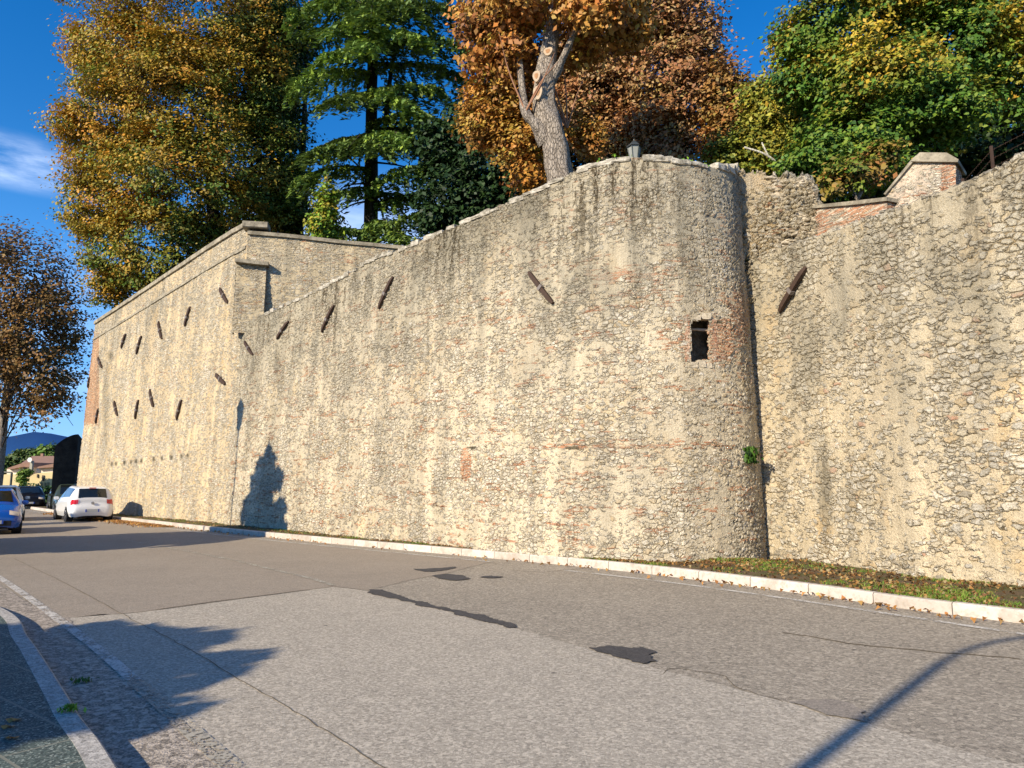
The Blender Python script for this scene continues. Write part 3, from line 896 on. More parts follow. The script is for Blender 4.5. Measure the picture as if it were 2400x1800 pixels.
# pale quoin blocks at the tower's right shoulder and capping stones on the tower top: parts of the curtain wall
caps = MB()
def drop(mb, c, sx, sy, sz, seed, rz=0.0):
    bm = bmesh.new()
    bmesh.ops.create_cube(bm, size=1.0)
    bmesh.ops.subdivide_edges(bm, edges=bm.edges, cuts=3, use_grid_fill=True)
    m_ = Matrix.Rotation(rz, 3, 'Z')
    vs = []
    for v in bm.verts:
        p = v.co.copy()
        L = p.length
        p = p * (1 - 0.22 * max(0, L - 0.55))
        p *= 1 + 0.16 * noise.noise(p * 2.6 + Vector((seed, 0, 0)))
        vs.append(m_ @ Vector((p.x * sx, p.y * sy, p.z * sz)) + c)
    mb.add(vs, [tuple(x.index for x in f.verts) for f in bm.faces], False)
    bm.free()
Pm, sm_, Nm, Hm = info_mid
i = 0
while i < len(sm_) - 12:
    L = rr.uniform(0.16, 0.42)
    k = i + int(L / 0.036)
    if k >= len(sm_): break
    c = (i + k) // 2
    uu, vv = project(Pm[c, 0], Pm[c, 1], Hm[c])
    if uu > 600 and rr.random() < 0.84:
        ang = math.atan2(Nm[c, 1], Nm[c, 0]) - math.pi / 2
        o_ = 0.035 * Hm[c] + 0.14
        hgt = rr.uniform(0.07, 0.15)
        drop(caps, Vector((Pm[c, 0] + Nm[c, 0] * o_, Pm[c, 1] + Nm[c, 1] * o_, Hm[c] + hgt * 0.22 - 0.02)), L * 1.02, 0.36, hgt, c * 0.37, ang)
    i = k
caps.build('capping_stones', M_coping_light, mid_root, True)
qb = MB()
for (v, w_, h_) in ((404, 66, 20), (420, 50, 17), (470, 46, 17), (525, 52, 15)):
    h0 = B_mid.ray_cast(Vector((0, 0, EYE)), ray(1740, v).normalized())
    if h0[0] is None: continue
    s_ = h0[0].y / F
    drop(qb, h0[0] + Vector((0, 0.10, 0)), w_ * s_, 0.24, h_ * s_, v * 0.3, 0.65)
qb.build('quoin_stones', M_rock_grey, mid_root, True)

# niche behind the window opening
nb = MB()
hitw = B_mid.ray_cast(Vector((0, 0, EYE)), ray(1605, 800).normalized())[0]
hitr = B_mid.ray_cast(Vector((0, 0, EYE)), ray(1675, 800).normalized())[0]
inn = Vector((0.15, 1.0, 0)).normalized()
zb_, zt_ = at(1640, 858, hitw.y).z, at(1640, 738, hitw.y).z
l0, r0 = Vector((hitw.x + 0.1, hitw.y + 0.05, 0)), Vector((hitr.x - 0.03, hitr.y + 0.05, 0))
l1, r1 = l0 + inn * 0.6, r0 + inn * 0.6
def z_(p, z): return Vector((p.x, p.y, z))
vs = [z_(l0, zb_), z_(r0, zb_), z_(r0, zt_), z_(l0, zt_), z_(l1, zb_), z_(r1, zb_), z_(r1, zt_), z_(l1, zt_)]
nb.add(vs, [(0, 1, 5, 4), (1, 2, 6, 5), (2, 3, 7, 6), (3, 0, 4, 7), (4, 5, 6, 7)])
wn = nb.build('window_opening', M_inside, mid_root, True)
M_brick = rock_mat('old_brick', (0.34, 0.16, 0.09), (0.56, 0.42, 0.30), 7.0)
jb = MB(); js = MB()
for side_u, rz_ in ((1611, 0.05), (1671, 0.25)):
    v = 752.0
    while v < 848:
        hh = B_mid.ray_cast(Vector((0, 0, EYE)), ray(side_u + rr.uniform(-2.5, 2.5), v).normalized())[0]
        s_ = hh.y / F
        hpx = rr.uniform(6.0, 9.0)
        drop(jb, hh + Vector((0, 0.065, 0)), rr.uniform(11, 17) * s_, 0.16, hpx * 0.93 * s_, v * 0.7 + side_u, rz_)
        v += hpx
for (uu, vv, w_, h_) in ((1628, 744, 30, 13), (1654, 741, 26, 15), (1624, 855, 22, 14), (1643, 852, 20, 17), (1659, 856, 18, 13)):
    hh = B_mid.ray_cast(Vector((0, 0, EYE)), ray(uu, vv).normalized())[0]
    s_ = hh.y / F
    drop(js, hh + Vector((0, 0.065, 0)), w_ * s_, 0.17, h_ * s_, uu * 0.3, 0.12)
jb.build('brick_jambs', M_brick, mid_root, True)
js.build('lintel_and_sill', M_rubble, mid_root, True)
lb = MB()
pl = at(1638, 774, hitw.y + 0.35); lb.tube([pl + Vector((-0.25, 0, 0.02)), pl + Vector((0.25, -0.05, -0.01))], 0.03, 6)
lb.build('wooden_bar', M_cutwood, mid_root, True)

# ------------------------------------------------------------------ terrace ground (hidden, carries the trees)
tg = MB()
T1 = [(-24, 41.2, 9.0), (-10.1, 27.4, 9.0), (-2.3, 28.9, 9.0), (20, 34, 9.0), (60, 140, 9.0), (-60, 140, 9.0), (-24, 80, 9.0)]
tg.add([Vector(p) for p in T1], [tuple(range(len(T1)))])
tg.add([Vector(p) for p in [(-9.3, 26.5, 6.6), (0.7, 16.6, 6.6), (2.5, 15.1, 6.6), (4.5, 15.3, 6.6), (8, 15.8, 6.0), (7.2, 12, 5.6), (11.5, 8.2, 5.6), (60, 20, 6), (60, 60, 6.5), (20, 34, 6.6), (-2.3, 28.4, 6.6)]], [tuple(range(11))])
tag(tg.build('terrace_ground', M_land), kind='structure')

# ------------------------------------------------------------------ wall anchors (iron pattress bars)
def ray_hit(bvh, u, v):
    h = bvh.ray_cast(Vector((0, 0, EYE)), ray(u, v).normalized())
    return h[0], h[1]

def anchor(bvh, u0, v0, u1, v1, label, width=0.10, stand=0.03):
    p, n = ray_hit(bvh, u0, v0); q_, n2 = ray_hit(bvh, u1, v1)
    if p is None or q_ is None:
        print('anchor missed', label); return
    if n.dot(Vector((0, 0, EYE)) - p) < 0: n = -n
    c = (p + q_) / 2
    root = tag(empty('wall_anchor', c), label, 'wall anchor', 'iron anchor bars bolted across the stone walls')
    t = (q_ - p).normalized(); L = (q_ - p).length
    s = t.cross(n).normalized(); n = s.cross(t).normalized()
    if n.dot(Vector((0, 0, EYE)) - p) < 0: n = -n
    R = Matrix((t, s, n)).transposed()
    b = MB()
    hw = width / 2
    th = 0.07
    for sg in (-1, 1):  # two tapering halves, the ends slightly bent in towards the wall
        x0, x1, x2 = 0.0, sg * L * 0.36, sg * L * 0.5
        ring = []
        for (x, w_, z) in ((x0, hw, stand), (x1, hw * 0.95, stand - 0.005), (x2, hw * 0.55, max(stand - 0.04, -0.01))):
            ring.append([Vector((x, -w_, z)), Vector((x, w_, z)), Vector((x, w_, z + th)), Vector((x, -w_, z + th))])
        vs = [R @ v + Vector((0, 0, 0)) for r_ in ring for v in r_]
        fs = [(0, 1, 2, 3), (8, 11, 10, 9)]
        for a in (0, 4):
            for k in range(4):
                k2 = (k + 1) % 4
                fs.append((a + k, a + k2, a + 4 + k2, a + 4 + k))
        b.add(vs, fs)
    b.build('bar', M_iron, root)
    cl = MB()
    cl.box(R @ Vector((L * 0.03, 0, stand + th * 0.55)), (0.08, width * 1.3, th * 1.3), R)
    cl.build('clasp', M_iron_light, root)
    rd = MB()
    rd.tube([R @ Vector((0, 0, -0.12)), R @ Vector((0, 0, stand + 0.01))], 0.03, 8)
    rd.build('rod', M_iron, root)

Z = lambda x, y: (150 + x * 0.4642, 480 + y * 0.4642)
anchor(B_mid, 1242, 638, 1298, 711, 'rusty bar leaning left at top, alone in the middle of the round tower face')
anchor(B_mid, 924, 649, 890, 724, 'rusty bar leaning right just under the dark streaked wall top, nearest left of the tower')
anchor(B_mid, 785, 716, 756, 779, 'long bar high on the sloping wall, second left of the round tower')
anchor(B_mid, 678, 754, 651, 795, 'short steeply leaning bar close under the low end of the sloping wall top')
anchor(B_mid, 575, 800, 595, 832, 'small left-leaning bar on the sloping wall beside the bastion corner')
anchor(B_r, 1896, 627, 1833, 732, 'largest and nearest dark iron bar, on the right wall beside the tower', 0.12, 0.06)
far_pts = [((790, 422), (830, 495), 'left-leaning bar high by the bastion corner, left of the buttress'),
           ((642, 515), (613, 615), 'longest bar of the upper row on the golden bastion, leaning right'),
           ((480, 590), (498, 677), 'upright bar in the middle of the bastion upper row'),
           ((315, 652), (292, 725), 'leftmost right-leaning bar of the bastion upper row'),
           ((395, 662), (368, 755), 'right-leaning bar of the bastion upper row, just left of the upright one'),
           ((175, 770), (195, 822), 'faint bar on the red brick patch high at the far end of the bastion'),
           ((770, 855), (817, 905), 'strongly slanting bar halfway up the bastion near its right corner'),
           ((437, 932), (455, 1020), 'upright bar of the bastion lower row, between two leaning ones'),
           ((597, 985), (572, 1087), 'rightmost long bar of the bastion lower row'),
           ((380, 985), (362, 1082), 'dark leaning bar of the bastion lower row, left of the upright one'),
           ((256, 992), (274, 1065), 'left-leaning bar of the bastion lower row beside the brick patch'),
           ((177, 1028), (163, 1105), 'bar at the foot of the red brick patch, end of the lower row'),
           ((133, 870), (124, 925), 'bar at the extreme far edge of the bastion, halfway down the brick patch')]
for a, b, lab in far_pts:
    anchor(B_f, *Z(*a), *Z(*b), lab, 0.15, 0.03)

# ------------------------------------------------------------------ ground, road, pavement
gp = D.meshes.new('ground')
gp.from_pydata([(-4000, -4000, -0.03), (4000, -4000, -0.03), (4000, 6000, -0.03), (-4000, 6000, -0.03)], [], [(0, 1, 2, 3)])
tag(link_mesh('ground', gp, M_land), kind='structure')

def sheet(name, pts, z, mat, jag=0.0, sub=0.0, seed=0):
    P = [Vector((p.x, p.y, z)) for p in pts]
    if sub:
        Q = []
        for i, p in enumerate(P):
            q = P[(i + 1) % len(P)]
            n = max(1, int((q - p).length / sub))
            for k in range(n):
                r = p.lerp(q, k / n)
                if jag:
                    r = r + Vector((noise.noise(Vector((r.x * 4 + seed, r.y * 4, 1))), noise.noise(Vector((r.x * 4, r.y * 4 + seed, 7))), 0)) * jag \
                          + Vector((noise.noise(Vector((r.x * 14 + seed, r.y * 14, 1))), noise.noise(Vector((r.x * 14, r.y * 14 + seed, 7))), 0)) * jag * 0.5
                Q.append(r)
        P = Q
    bm = bmesh.new()
    f = bm.faces.new([bm.verts.new(p) for p in P])
    if f.normal.z < 0: f.normal_flip()
    bm.normal_update()
    if bm.faces[:][0].normal.z < 0: bmesh.ops.reverse_faces(bm, faces=bm.faces[:])
    bmesh.ops.triangulate(bm, faces=bm.faces[:])
    me = D.meshes.new(name); bm.to_mesh(me); bm.free()
    return tag(link_mesh(name, me, mat), kind='structure')

G = lambda u, v: ground(u, v, 0.0)
# right kerb line (foot of kerb on the road)
kr_px = [(2400, 1462), (2122, 1427), (1943, 1400), (1634, 1359), (1417, 1334), (1200, 1313)]
kr = [G(*p) for p in kr_px]
kr = [kr[0] + (kr[0] - kr[1]) * 2.5] + kr + [Vector((-5.7, 20.75, 0)), Vector((-10.7, 25.6, 0)), Vector((-15.8, 30.9, 0)), Vector((-22.5, 37.8, 0)), Vector((-29, 45, 0)), Vector((-42, 60, 0))]
krs = catmull(kr, 14)
# left pavement kerb top-outer edge (z = .12) and road under it
kl_px = [(282, 1798), (239, 1733), (190, 1673), (148, 1606), (70, 1492), (0, 1420)]
kl = [ground(u, v, 0.12) for u, v in kl_px]
kd_ = (kl[0] - kl[1]).normalized()
kl = [kl[0] + kd_ * 7, kl[0] + kd_ * 3.5, kl[0] + kd_ * 1.5] + kl + [Vector((-10.4, 12.6, 0)), Vector((-17, 18.6, 0)), Vector((-26, 27.4, 0)), Vector((-36, 38, 0)), Vector((-52, 54, 0))]
kls = catmull(kl, 12)
road_poly = [Vector((p.x, p.y, 0)) for p in krs] + [Vector((-60, 75, 0)), Vector((-75, 62, 0))] + [Vector((p.x, p.y, 0)) for p in reversed(kls)] + [Vector((2, -8, 0)), Vector((14, -8, 0))]
sheet('road', road_poly, 0.0, M_road)

Z6 = lambda x, y: (x * 0.5425, 1250 + y * 0.5425)
Z7 = lambda x, y: (1200 + x * 0.5425, 1150 + y * 0.5425)
# lighter relaid lane in the foreground
seam = [Z6(1440, 232), Z6(1590, 250), Z6(1800, 300), Z6(2000, 355), Z6(2212, 410), (1374, 1519), (1542, 1568), (1824, 1641), (2014, 1692), (2200, 1745), (2400, 1800), (2700, 1880)]
edge_l = [Z6(590, 345), Z6(500, 352), (240, 1440), (170, 1448), (160, 1450), (200, 1490), (290, 1572), (314, 1590), (400, 1665), (470, 1730), (548, 1800), (640, 1880), (800, 2040), (1100, 2300)]
lane_pts = [G(*p) for p in seam] + [Vector((6, -4, 0)), Vector((0.2, -4, 0))] + [G(*p) for p in reversed(edge_l)]
sheet('road_lane', lane_pts, 0.004, M_lane, 0.03, 0.12, 3)
# smooth brownish asphalt further up the road
sm_pts = [Z6(590, 343), Z6(1440, 230), (863, 1384), (960, 1360), (1040, 1345), (1100, 1330), (1150, 1318)]
sm_w = [G(*p) for p in sm_pts] + [Vector((p.x - 0.35, p.y - 0.35, 0)) for p in krs if p.y > 15.8 and p.y < 58] + [Vector((-62, 72, 0)), Vector((-60, 62, 0)), Vector((-30, 32, 0)), Vector((-17, 19.2, 0)), G(0, 1366), G(81, 1420), G(150, 1450), G(240, 1442)]
sheet('road_surface', sm_w, 0.004, M_smooth, 0.03, 0.25, 9)
# gravelly margin by the left kerb
eg = [G(*p) for p in [(0, 1372), (75, 1420), (160, 1450), (200, 1490), (290, 1572), (314, 1590), (400, 1665), (470, 1730), (548, 1800), (640, 1880), (800, 2040)]]
eg += [Vector((-0.6, 0.2, 0))] + [Vector((p.x, p.y, 0)) for p in kls if 0.3 < p.y < 11.0]
sheet('road_margin', eg, 0.0035 + 0.0025, M_edge, 0.02, 0.12, 5)

def ribbon(name, pts, width, z, mat, jag=0.0, seed=0):
    pts = catmull([Vector((p.x, p.y, 0)) for p in pts], 10)
    vs, fs = [], []
    for i, p in enumerate(pts):
        t = (pts[min(i + 1, len(pts) - 1)] - pts[max(i - 1, 0)]).normalized()
        n = Vector((-t.y, t.x, 0))
        j = noise.noise(Vector((p.x * 6 + seed, p.y * 6, 0))) * jag
        wd = width * (1 + 0.6 * noise.noise(Vector((p.x * 9 + seed, p.y * 9, 3))) * (1 if jag else 0))
        vs += [p + n * (wd / 2 + j) + Vector((0, 0, z)), p + n * (-wd / 2 + j) + Vector((0, 0, z))]
    for i in range(len(pts) - 1):
        fs.append((2 * i, 2 * i + 1, 2 * i + 3, 2 * i + 2))
    me = D.meshes.new(name); me.from_pydata([tuple(v) for v in vs], [], fs); me.update()
    if me.polygons[0].normal.z < 0: me.flip_normals()
    return tag(link_mesh(name, me, mat), kind='structure')

ribbon('road_marking', [G(*p) for p in [Z7(230, 345), Z7(700, 400), Z7(1200, 470), Z7(1700, 545), Z7(2212, 622)]] + [G(2400, 1487) + (G(2400, 1487) - G(2122, 1446)) * 1.5], 0.12, 0.008, M_line)
rl = [Vector((p.x - 0.42, p.y - 0.42, 0)) for p in krs[::6] if 15.2 < p.y < 50]
ribbon('road_marking', rl, 0.10, 0.012, M_line)
ribbon('road_marking', [G(-60, 1318), G(0, 1356), G(60, 1397), G(140, 1456), G(225, 1520), G(314, 1597)], 0.11, 0.013, M_line)
ribbon('road_marking', [G(*p) if not isinstance(p, Vector) else p for p in []] or [G(314, 1597), G(400, 1672), G(470, 1737), G(548, 1806), G(640, 1890)], 0.13, 0.013, M_line_old)
ribbon('road_marking', [G(260, 1261), G(330, 1273), G(450, 1295), G(560, 1317), G(651, 1339), G(720, 1355), G(781, 1373)], 0.10, 0.012, M_line_old)
def crack(pts, w_=0.018, j=0.03, z=0.010, s=1): return ribbon('road_crack', pts, w_, z, M_crack, j, s)
crack([G(*p) for p in [(33, 1310), (100, 1342), (180, 1382), (271, 1432), (315, 1456), (390, 1495), (467, 1537), (570, 1600), (678, 1662), (790, 1733), (890, 1798), (960, 1850)]], 0.009, 0.025)
crack([G(*p) for p in [(1835, 1483), (1900, 1492), (1990, 1508), (2110, 1521), (2220, 1530), (2390, 1545)]], 0.03, 0.05, 0.005, 5)
0 and crack([G(*p) for p in [Z7(620, 745), Z7(760, 715), Z7(900, 680), Z7(1000, 655)]], 0.012, 0.06, 0.005, 9)
crack([G(*p) for p in [Z7(0, 345), Z7(130, 352), Z7(240, 343), Z7(330, 335)]], 0.02, 0.05, 0.005, 12)
crack([G(*p) for p in [Z7(640, 790), Z7(720, 770), Z7(900, 800), Z7(1000, 860), Z7(1180, 915)]], 0.010, 0.06, 0.005, 19)
crack([G(*p) for p in [Z6(590, 345), Z6(900, 300), Z6(1200, 262), Z6(1440, 232)]], 0.02, 0.02, 0.009, 23)

def patch(pts, mat, z=0.012, jag=0.07, s=0):
    return sheet('road_patch', [G(*p) for p in pts], z, mat, jag, 0.02, s)
patch([Z6(*p) for p in [(1580, 243), (1650, 246), (1760, 284), (1900, 318), (2040, 348), (2212, 396), (2245, 408), (2212, 413), (2100, 386), (1950, 348), (1800, 310), (1600, 260)]], M_patch, s=1)
patch([Z7(*p) for p in [(330, 681), (430, 674), (520, 688), (570, 683), (630, 700), (585, 715), (615, 735), (585, 749), (510, 740), (410, 710)]], M_patch, s=2)
patch([Z6(*p) for p in [(1790, 157), (1970, 147), (1950, 158), (1880, 168), (1830, 168)]], M_patch, s=3)
patch([Z6(*p) for p in [(1860, 184), (1920, 178), (1990, 182), (2035, 198), (1960, 206), (1900, 197)]], M_patch, s=4)
patch([Z6(*p) for p in [(2065, 190), (2120, 186), (2170, 190), (2140, 197)]], M_patch, s=5)
patch([Z7(*p) for p in [(1200, 920), (1300, 911), (1450, 925), (1560, 965), (1500, 1000), (1420, 985), (1300, 950)]], M_patch2, 0.013, s=6)
0 and patch([Z6(*p) for p in [(1560, 215), (1700, 150), (1850, 120), (2150, 120), (2300, 160), (2150, 215), (1900, 222), (1700, 235)]], M_patch2, 0.0085, 0.08, 8)

# kerbs
def kerb(name, line, h, wtop, mat, side, blocks=None, label=None):
    vs, fs, uvs = [], [], []
    s = 0
    prof = [(0, 0), (0.0, h - 0.02), (0.02, h), (wtop, h), (wtop, h - 0.25)]
    n = len(prof)
    for i, p in enumerate(line):
        t = (line[min(i + 1, len(line) - 1)] - line[max(i - 1, 0)]).normalized()
        nn = Vector((-t.y, t.x, 0)) * side
        if i: s += (line[i] - line[i - 1]).length
        for k, (o, z) in enumerate(prof):
            vs.append((p.x + nn.x * o, p.y + nn.y * o, z)); uvs.append((s / 1.0, k * 0.1))
    for i in range(len(line) - 1):
        for k in range(n - 1):
            a = i * n + k
            fs.append((a, a + 1, a + n + 1, a + n))
    me = D.meshes.new(name); me.from_pydata(vs, [], fs)
    uvl = me.uv_layers.new(name='UVMap')
    li = np.array([l.vertex_index for l in me.loops])
    uvl.data.foreach_set('uv', np.array(uvs, np.float32)[li].ravel())
    me.update()
    return tag(link_mesh(name, me, mat), kind='structure')
krd = [Vector((p.x, p.y, 0)) for p in krs]
kerb('kerb', krd, 0.15, 0.13, M_kerb, -1)
kerb('kerb', [Vector((p.x, p.y, 0)) for p in kls], 0.12, 0.14, M_kerb2, 1)
# pavement
def left_off(line, d):
    out = []
    for i, p in enumerate(line):
        t = (line[min(i + 1, len(line) - 1)] - line[max(i - 1, 0)]).normalized()
        out.append(Vector((p.x - t.y * d, p.y + t.x * d, 0)))
    return out
inner = left_off(kls, 0.135)
outer = left_off(kls, 3.6)
vs, fs = [], []
for a, b in zip(inner, outer): vs += [(a.x, a.y, 0.118), (b.x, b.y, 0.118)]
for i in range(len(inner) - 1): fs.append((2 * i, 2 * i + 2, 2 * i + 3, 2 * i + 1))
me = D.meshes.new('pavement'); me.from_pydata(vs, [], fs); me.update()
if me.polygons[0].normal.z < 0: me.flip_normals()
tag(link_mesh('pavement', me, M_pave), kind='structure')

# verge between right kerb and the walls
kin = [Vector((p.x, p.y, 0)) for p in krs]
vg_v, vg_f = [], []
wall_line = [Vector((x, y, 0)) for x, y in np.vstack([info_f[0], info_mid[0][:-18], info_r[0][18:]])]
from mathutils.kdtree import KDTree
kd = KDTree(len(wall_line))
for i, p in enumerate(wall_line): kd.insert(p, i)
kd.balance()
rows = []
NK = 14
kden = catmull(kr, 60)
for i, p in enumerate(kden):
    t = (kden[min(i + 1, len(kden) - 1)] - kden[max(i - 1, 0)]).normalized()
    nn = Vector((t.y, -t.x, 0))
    if nn.y < 0: nn = -nn
    p = Vector((p.x, p.y, 0)) + nn * 0.12
    co, idx, dist = kd.find(p)
    if p.y > 42: dist = 1.5
    # march until past the wall
    L = min(6.0, dist * 1.6 + 0.5)
    rows.append([(p + nn * L * k / NK) for k in range(NK + 1)])
for r_ in rows:
    for k, p in enumerate(r_):
        z = 0.140 + (0.035 * noise.noise(p * 0.9) + 0.02 * noise.noise(p * 4) + 0.02) * (1 if 0 < k else 0)
        vg_v.append((p.x, p.y, z))
for i in range(len(rows) - 1):
    for k in range(NK):
        a = i * (NK + 1) + k
        vg_f.append((a, a + 1, a + NK + 2, a + NK + 1))
me = D.meshes.new('verge'); me.from_pydata(vg_v, [], vg_f); me.update()
if me.polygons[0].normal.z < 0: me.flip_normals()
for p_ in me.polygons: p_.use_smooth = True
tag(link_mesh('verge', me, M_soil), kind='structure')
Bv = BVHTree.FromPolygons(vg_v, vg_f)

# ------------------------------------------------------------------ foliage
def norm(a): return a / (np.linalg.norm(a, axis=1)[:, None] + 1e-9)

def leaf_mesh(name, pts, nrm, size, cols, parent, rng, aspect=1.3, mat=None, axis=None, fold=0.25):
    n = len(pts)
    r = rng.normal(size=(n, 3)) if axis is None else axis + rng.normal(size=(n, 3)) * 0.25
    t = norm(r - nrm * np.sum(r * nrm, 1)[:, None])
    b = np.cross(nrm, t)
    sz = (size * rng.uniform(0.65, 1.35, n))[:, None]
    a0 = pts - t * sz * 0.5 * aspect
    a1 = pts + b * sz * 0.42 + nrm * sz * fold * 0.3
    a2 = pts + t * sz * 0.5 * aspect - nrm * sz * fold * 0.4
    a3 = pts - b * sz * 0.42 + nrm * sz * fold * 0.3
    V_ = np.stack([a0, a1, a2, a3], 1).reshape(-1, 3)
    me = np_mesh(name, V_, np.arange(4 * n).reshape(n, 4))
    set_col(me, np.repeat(cols, 4, axis=0))
    return link_mesh(name, me, mat or M_leaf, parent, True)

def crown(name, lobes, n_clump, per, csize, lsize, palette, parent, seed=1, shell=0.62, updir=0.65, gaps=0.0, flat=0.55, inner_keep=0.15):
    """lobes: (centre Vector, (rx, ry, rz)). Leaf clumps sit near the lobes' surfaces"""
    rng = np.random.default_rng(seed)
    C_ = np.array([tuple(l[0]) for l in lobes]); R_ = np.array([l[1] for l in lobes])
    wgt = (R_.prod(1)) ** (2 / 3); wgt /= wgt.sum()
    k = rng.choice(len(lobes), n_clump, p=wgt)
    d = norm(rng.normal(size=(n_clump, 3)))
    rad = rng.uniform(shell, 1.04, n_clump) + rng.normal(size=n_clump) * 0.02
    bump_ = np.array([noise.noise(Vector(x) * 2.6 + Vector((j * 5.1, seed, 0))) for x, j in zip(d.tolist(), k.tolist())])
    rad = rad * (1 + 0.42 * bump_)
    c = C_[k] + d * R_[k] * rad[:, None]
    # drop those buried in other lobes
    keep = np.ones(n_clump, bool)
    for j in range(len(lobes)):
        q = np.linalg.norm((c - C_[j]) / R_[j], axis=1)
        keep &= ~((q < 0.62) & (k != j) & (rng.random(n_clump) > inner_keep))
    if gaps > 0:
        nz = np.array([noise.noise(Vector(p) * (0.9 / csize * 0.5)) for p in c])
        sc_ = float(R_.mean())
        nz2 = np.array([noise.noise(Vector(p) * (1.5 / sc_) + Vector((9, 9, seed))) for p in c])
        keep &= (nz > (-0.35 + gaps * 0.7)) & (nz2 > -0.36 + gaps * 0.75)
    c = c[keep]; d = d[keep]
    m = len(c)
    lp = np.repeat(c, per, axis=0) + rng.normal(size=(m * per, 3)) * csize * np.array([1, 1, flat])
    ld = np.repeat(d, per, axis=0)
    ln = norm(ld * 0.55 + np.array([-0.25, -0.3, updir]) + rng.normal(size=(m * per, 3)) * 0.45)
    cols = palette(c, d, rng)
    cols = np.repeat(cols, per, axis=0) * rng.uniform(0.82, 1.18, (m * per, 1)) * (1 + rng.normal(size=(m * per, 3)) * 0.05)
    return leaf_mesh(name, lp, ln, lsize, np.clip(cols, 0.003, 0.9), parent, rng)

def lobe(u, v, ru, rv, y, ry=None):
    s = y / F
    return (at(u, v, y), (ru * s, (ry if ry else (ru + rv) / 2 * s), rv * s))

def pal(colors, wts_fn=None, jit=0.12):
    cs = np.array(colors)
    def f(c, d, rng):
        n = len(c)
        if wts_fn is None:
            w_ = np.ones((n, len(cs)))
        else:
            w_ = wts_fn(c, d)
        w_ = np.clip(w_, 0, None) + 1e-6
        w_ = w_ / w_.sum(1)[:, None]
        cum = np.cumsum(w_, 1)
        k = (rng.random((n, 1)) > cum).sum(1).clip(0, len(cs) - 1)
        k2 = (rng.random((n, 1)) > cum).sum(1).clip(0, len(cs) - 1)
        return (cs[k] * 0.6 + cs[k2] * 0.4) * rng.uniform(1 - jit, 1 + jit, (n, 1))
    return f

def tree_root(base, label, name='tree', group=None, cat='tree'):
    return tag(empty(name, base), label, cat, group)

def branches(mb, start, dirs_pts, r0, r1, n=7, seed=0):
    for k, e in enumerate(dirs_pts):
        e = Vector(e); s = Vector(start) if not isinstance(start, list) else Vector(start[k])
        mid_ = s.lerp(e, 0.5) + Vector((random.uniform(-0.3, 0.3), random.uniform(-0.3, 0.3), random.uniform(0.1, 0.5))) * (e - s).length * 0.18
        pts = catmull([s, mid_, e], 5)
        mb.tube(pts, [r0 + (r1 - r0) * i / (len(pts) - 1) for i in range(len(pts))], n, True)

ORANGE = (0.48, 0.235, 0.030); GOLD = (0.50, 0.30, 0.035); OLIVE = (0.27, 0.235, 0.03); GREEN = (0.10, 0.16, 0.02); DGREEN = (0.025, 0.055, 0.012); RUST = (0.30, 0.115, 0.030); BROWN = (0.17, 0.075, 0.028); LIME = (0.24, 0.34, 0.03)

# 1: big orange-gold linden over the bastion
Y1 = 41
b1 = at(500, 700, Y1); b1.z = 9
t1 = tree_root(b1, 'huge orange, gold and green tree rising over the golden bastion', 'linden_tree', 'broadleaf trees above the walls')
L1 = [lobe(450, 30, 250, 190, Y1), lobe(300, 130, 130, 120, Y1 - 1), lobe(250, 290, 115, 120, Y1 - 1), lobe(420, 240, 200, 160, Y1 - 2), lobe(580, 180, 140, 150, Y1), lobe(280, 440, 120, 110, Y1 - 1),
      lobe(440, 430, 180, 150, Y1 - 2.5), lobe(600, 380, 125, 140, Y1), lobe(265, 580, 85, 95, Y1 - 0.5), lobe(400, 580, 150, 120, Y1 - 1.5), lobe(560, 520, 130, 110, Y1), lobe(250, 660, 55, 48, Y1), lobe(620, 60, 120, 90, Y1 + 1), lobe(690, 480, 60, 60, Y1 + 1), lobe(185, 300, 60, 60, Y1), lobe(330, 640, 80, 60, Y1), lobe(215, 480, 60, 90, Y1), lobe(255, 700, 45, 30, Y1), lobe(210, 120, 50, 60, Y1)]
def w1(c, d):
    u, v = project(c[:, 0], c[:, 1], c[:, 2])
    upper_left = np.clip(0.5 - (u - 480) / 520 - (v - 430) / 1100, 0, 1)  # autumn leaves weighted to the crown's upper left
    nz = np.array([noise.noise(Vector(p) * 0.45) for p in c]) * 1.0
    a = np.clip(upper_left + nz + d[:, 2] * 0.25, 0, 1.4)
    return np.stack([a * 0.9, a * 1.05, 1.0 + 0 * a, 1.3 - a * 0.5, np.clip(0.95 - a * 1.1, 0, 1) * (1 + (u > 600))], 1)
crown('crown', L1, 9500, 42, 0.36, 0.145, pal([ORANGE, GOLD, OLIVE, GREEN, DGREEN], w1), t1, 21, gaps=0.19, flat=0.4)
mb = MB()
mb.tube(catmull([b1, b1 + Vector((0.2, 0, 5)), b1 + Vector((-0.6, 0, 11)), b1 + Vector((-0.4, 0, 19))], 5), [0.55 - 0.025 * i for i in range(16)], 10)
branches(mb, b1 + Vector((0, 0, 4.5)), [at(280, 560, Y1), at(250, 420, Y1), at(600, 420, Y1), at(400, 480, Y1 - 2)], 0.22, 0.05)
branches(mb, b1 + Vector((-0.3, 0, 9)), [at(260, 260, Y1), at(580, 200, Y1), at(380, 120, Y1)], 0.2, 0.05)
mb.build('trunk', M_bark_dark, t1, True)

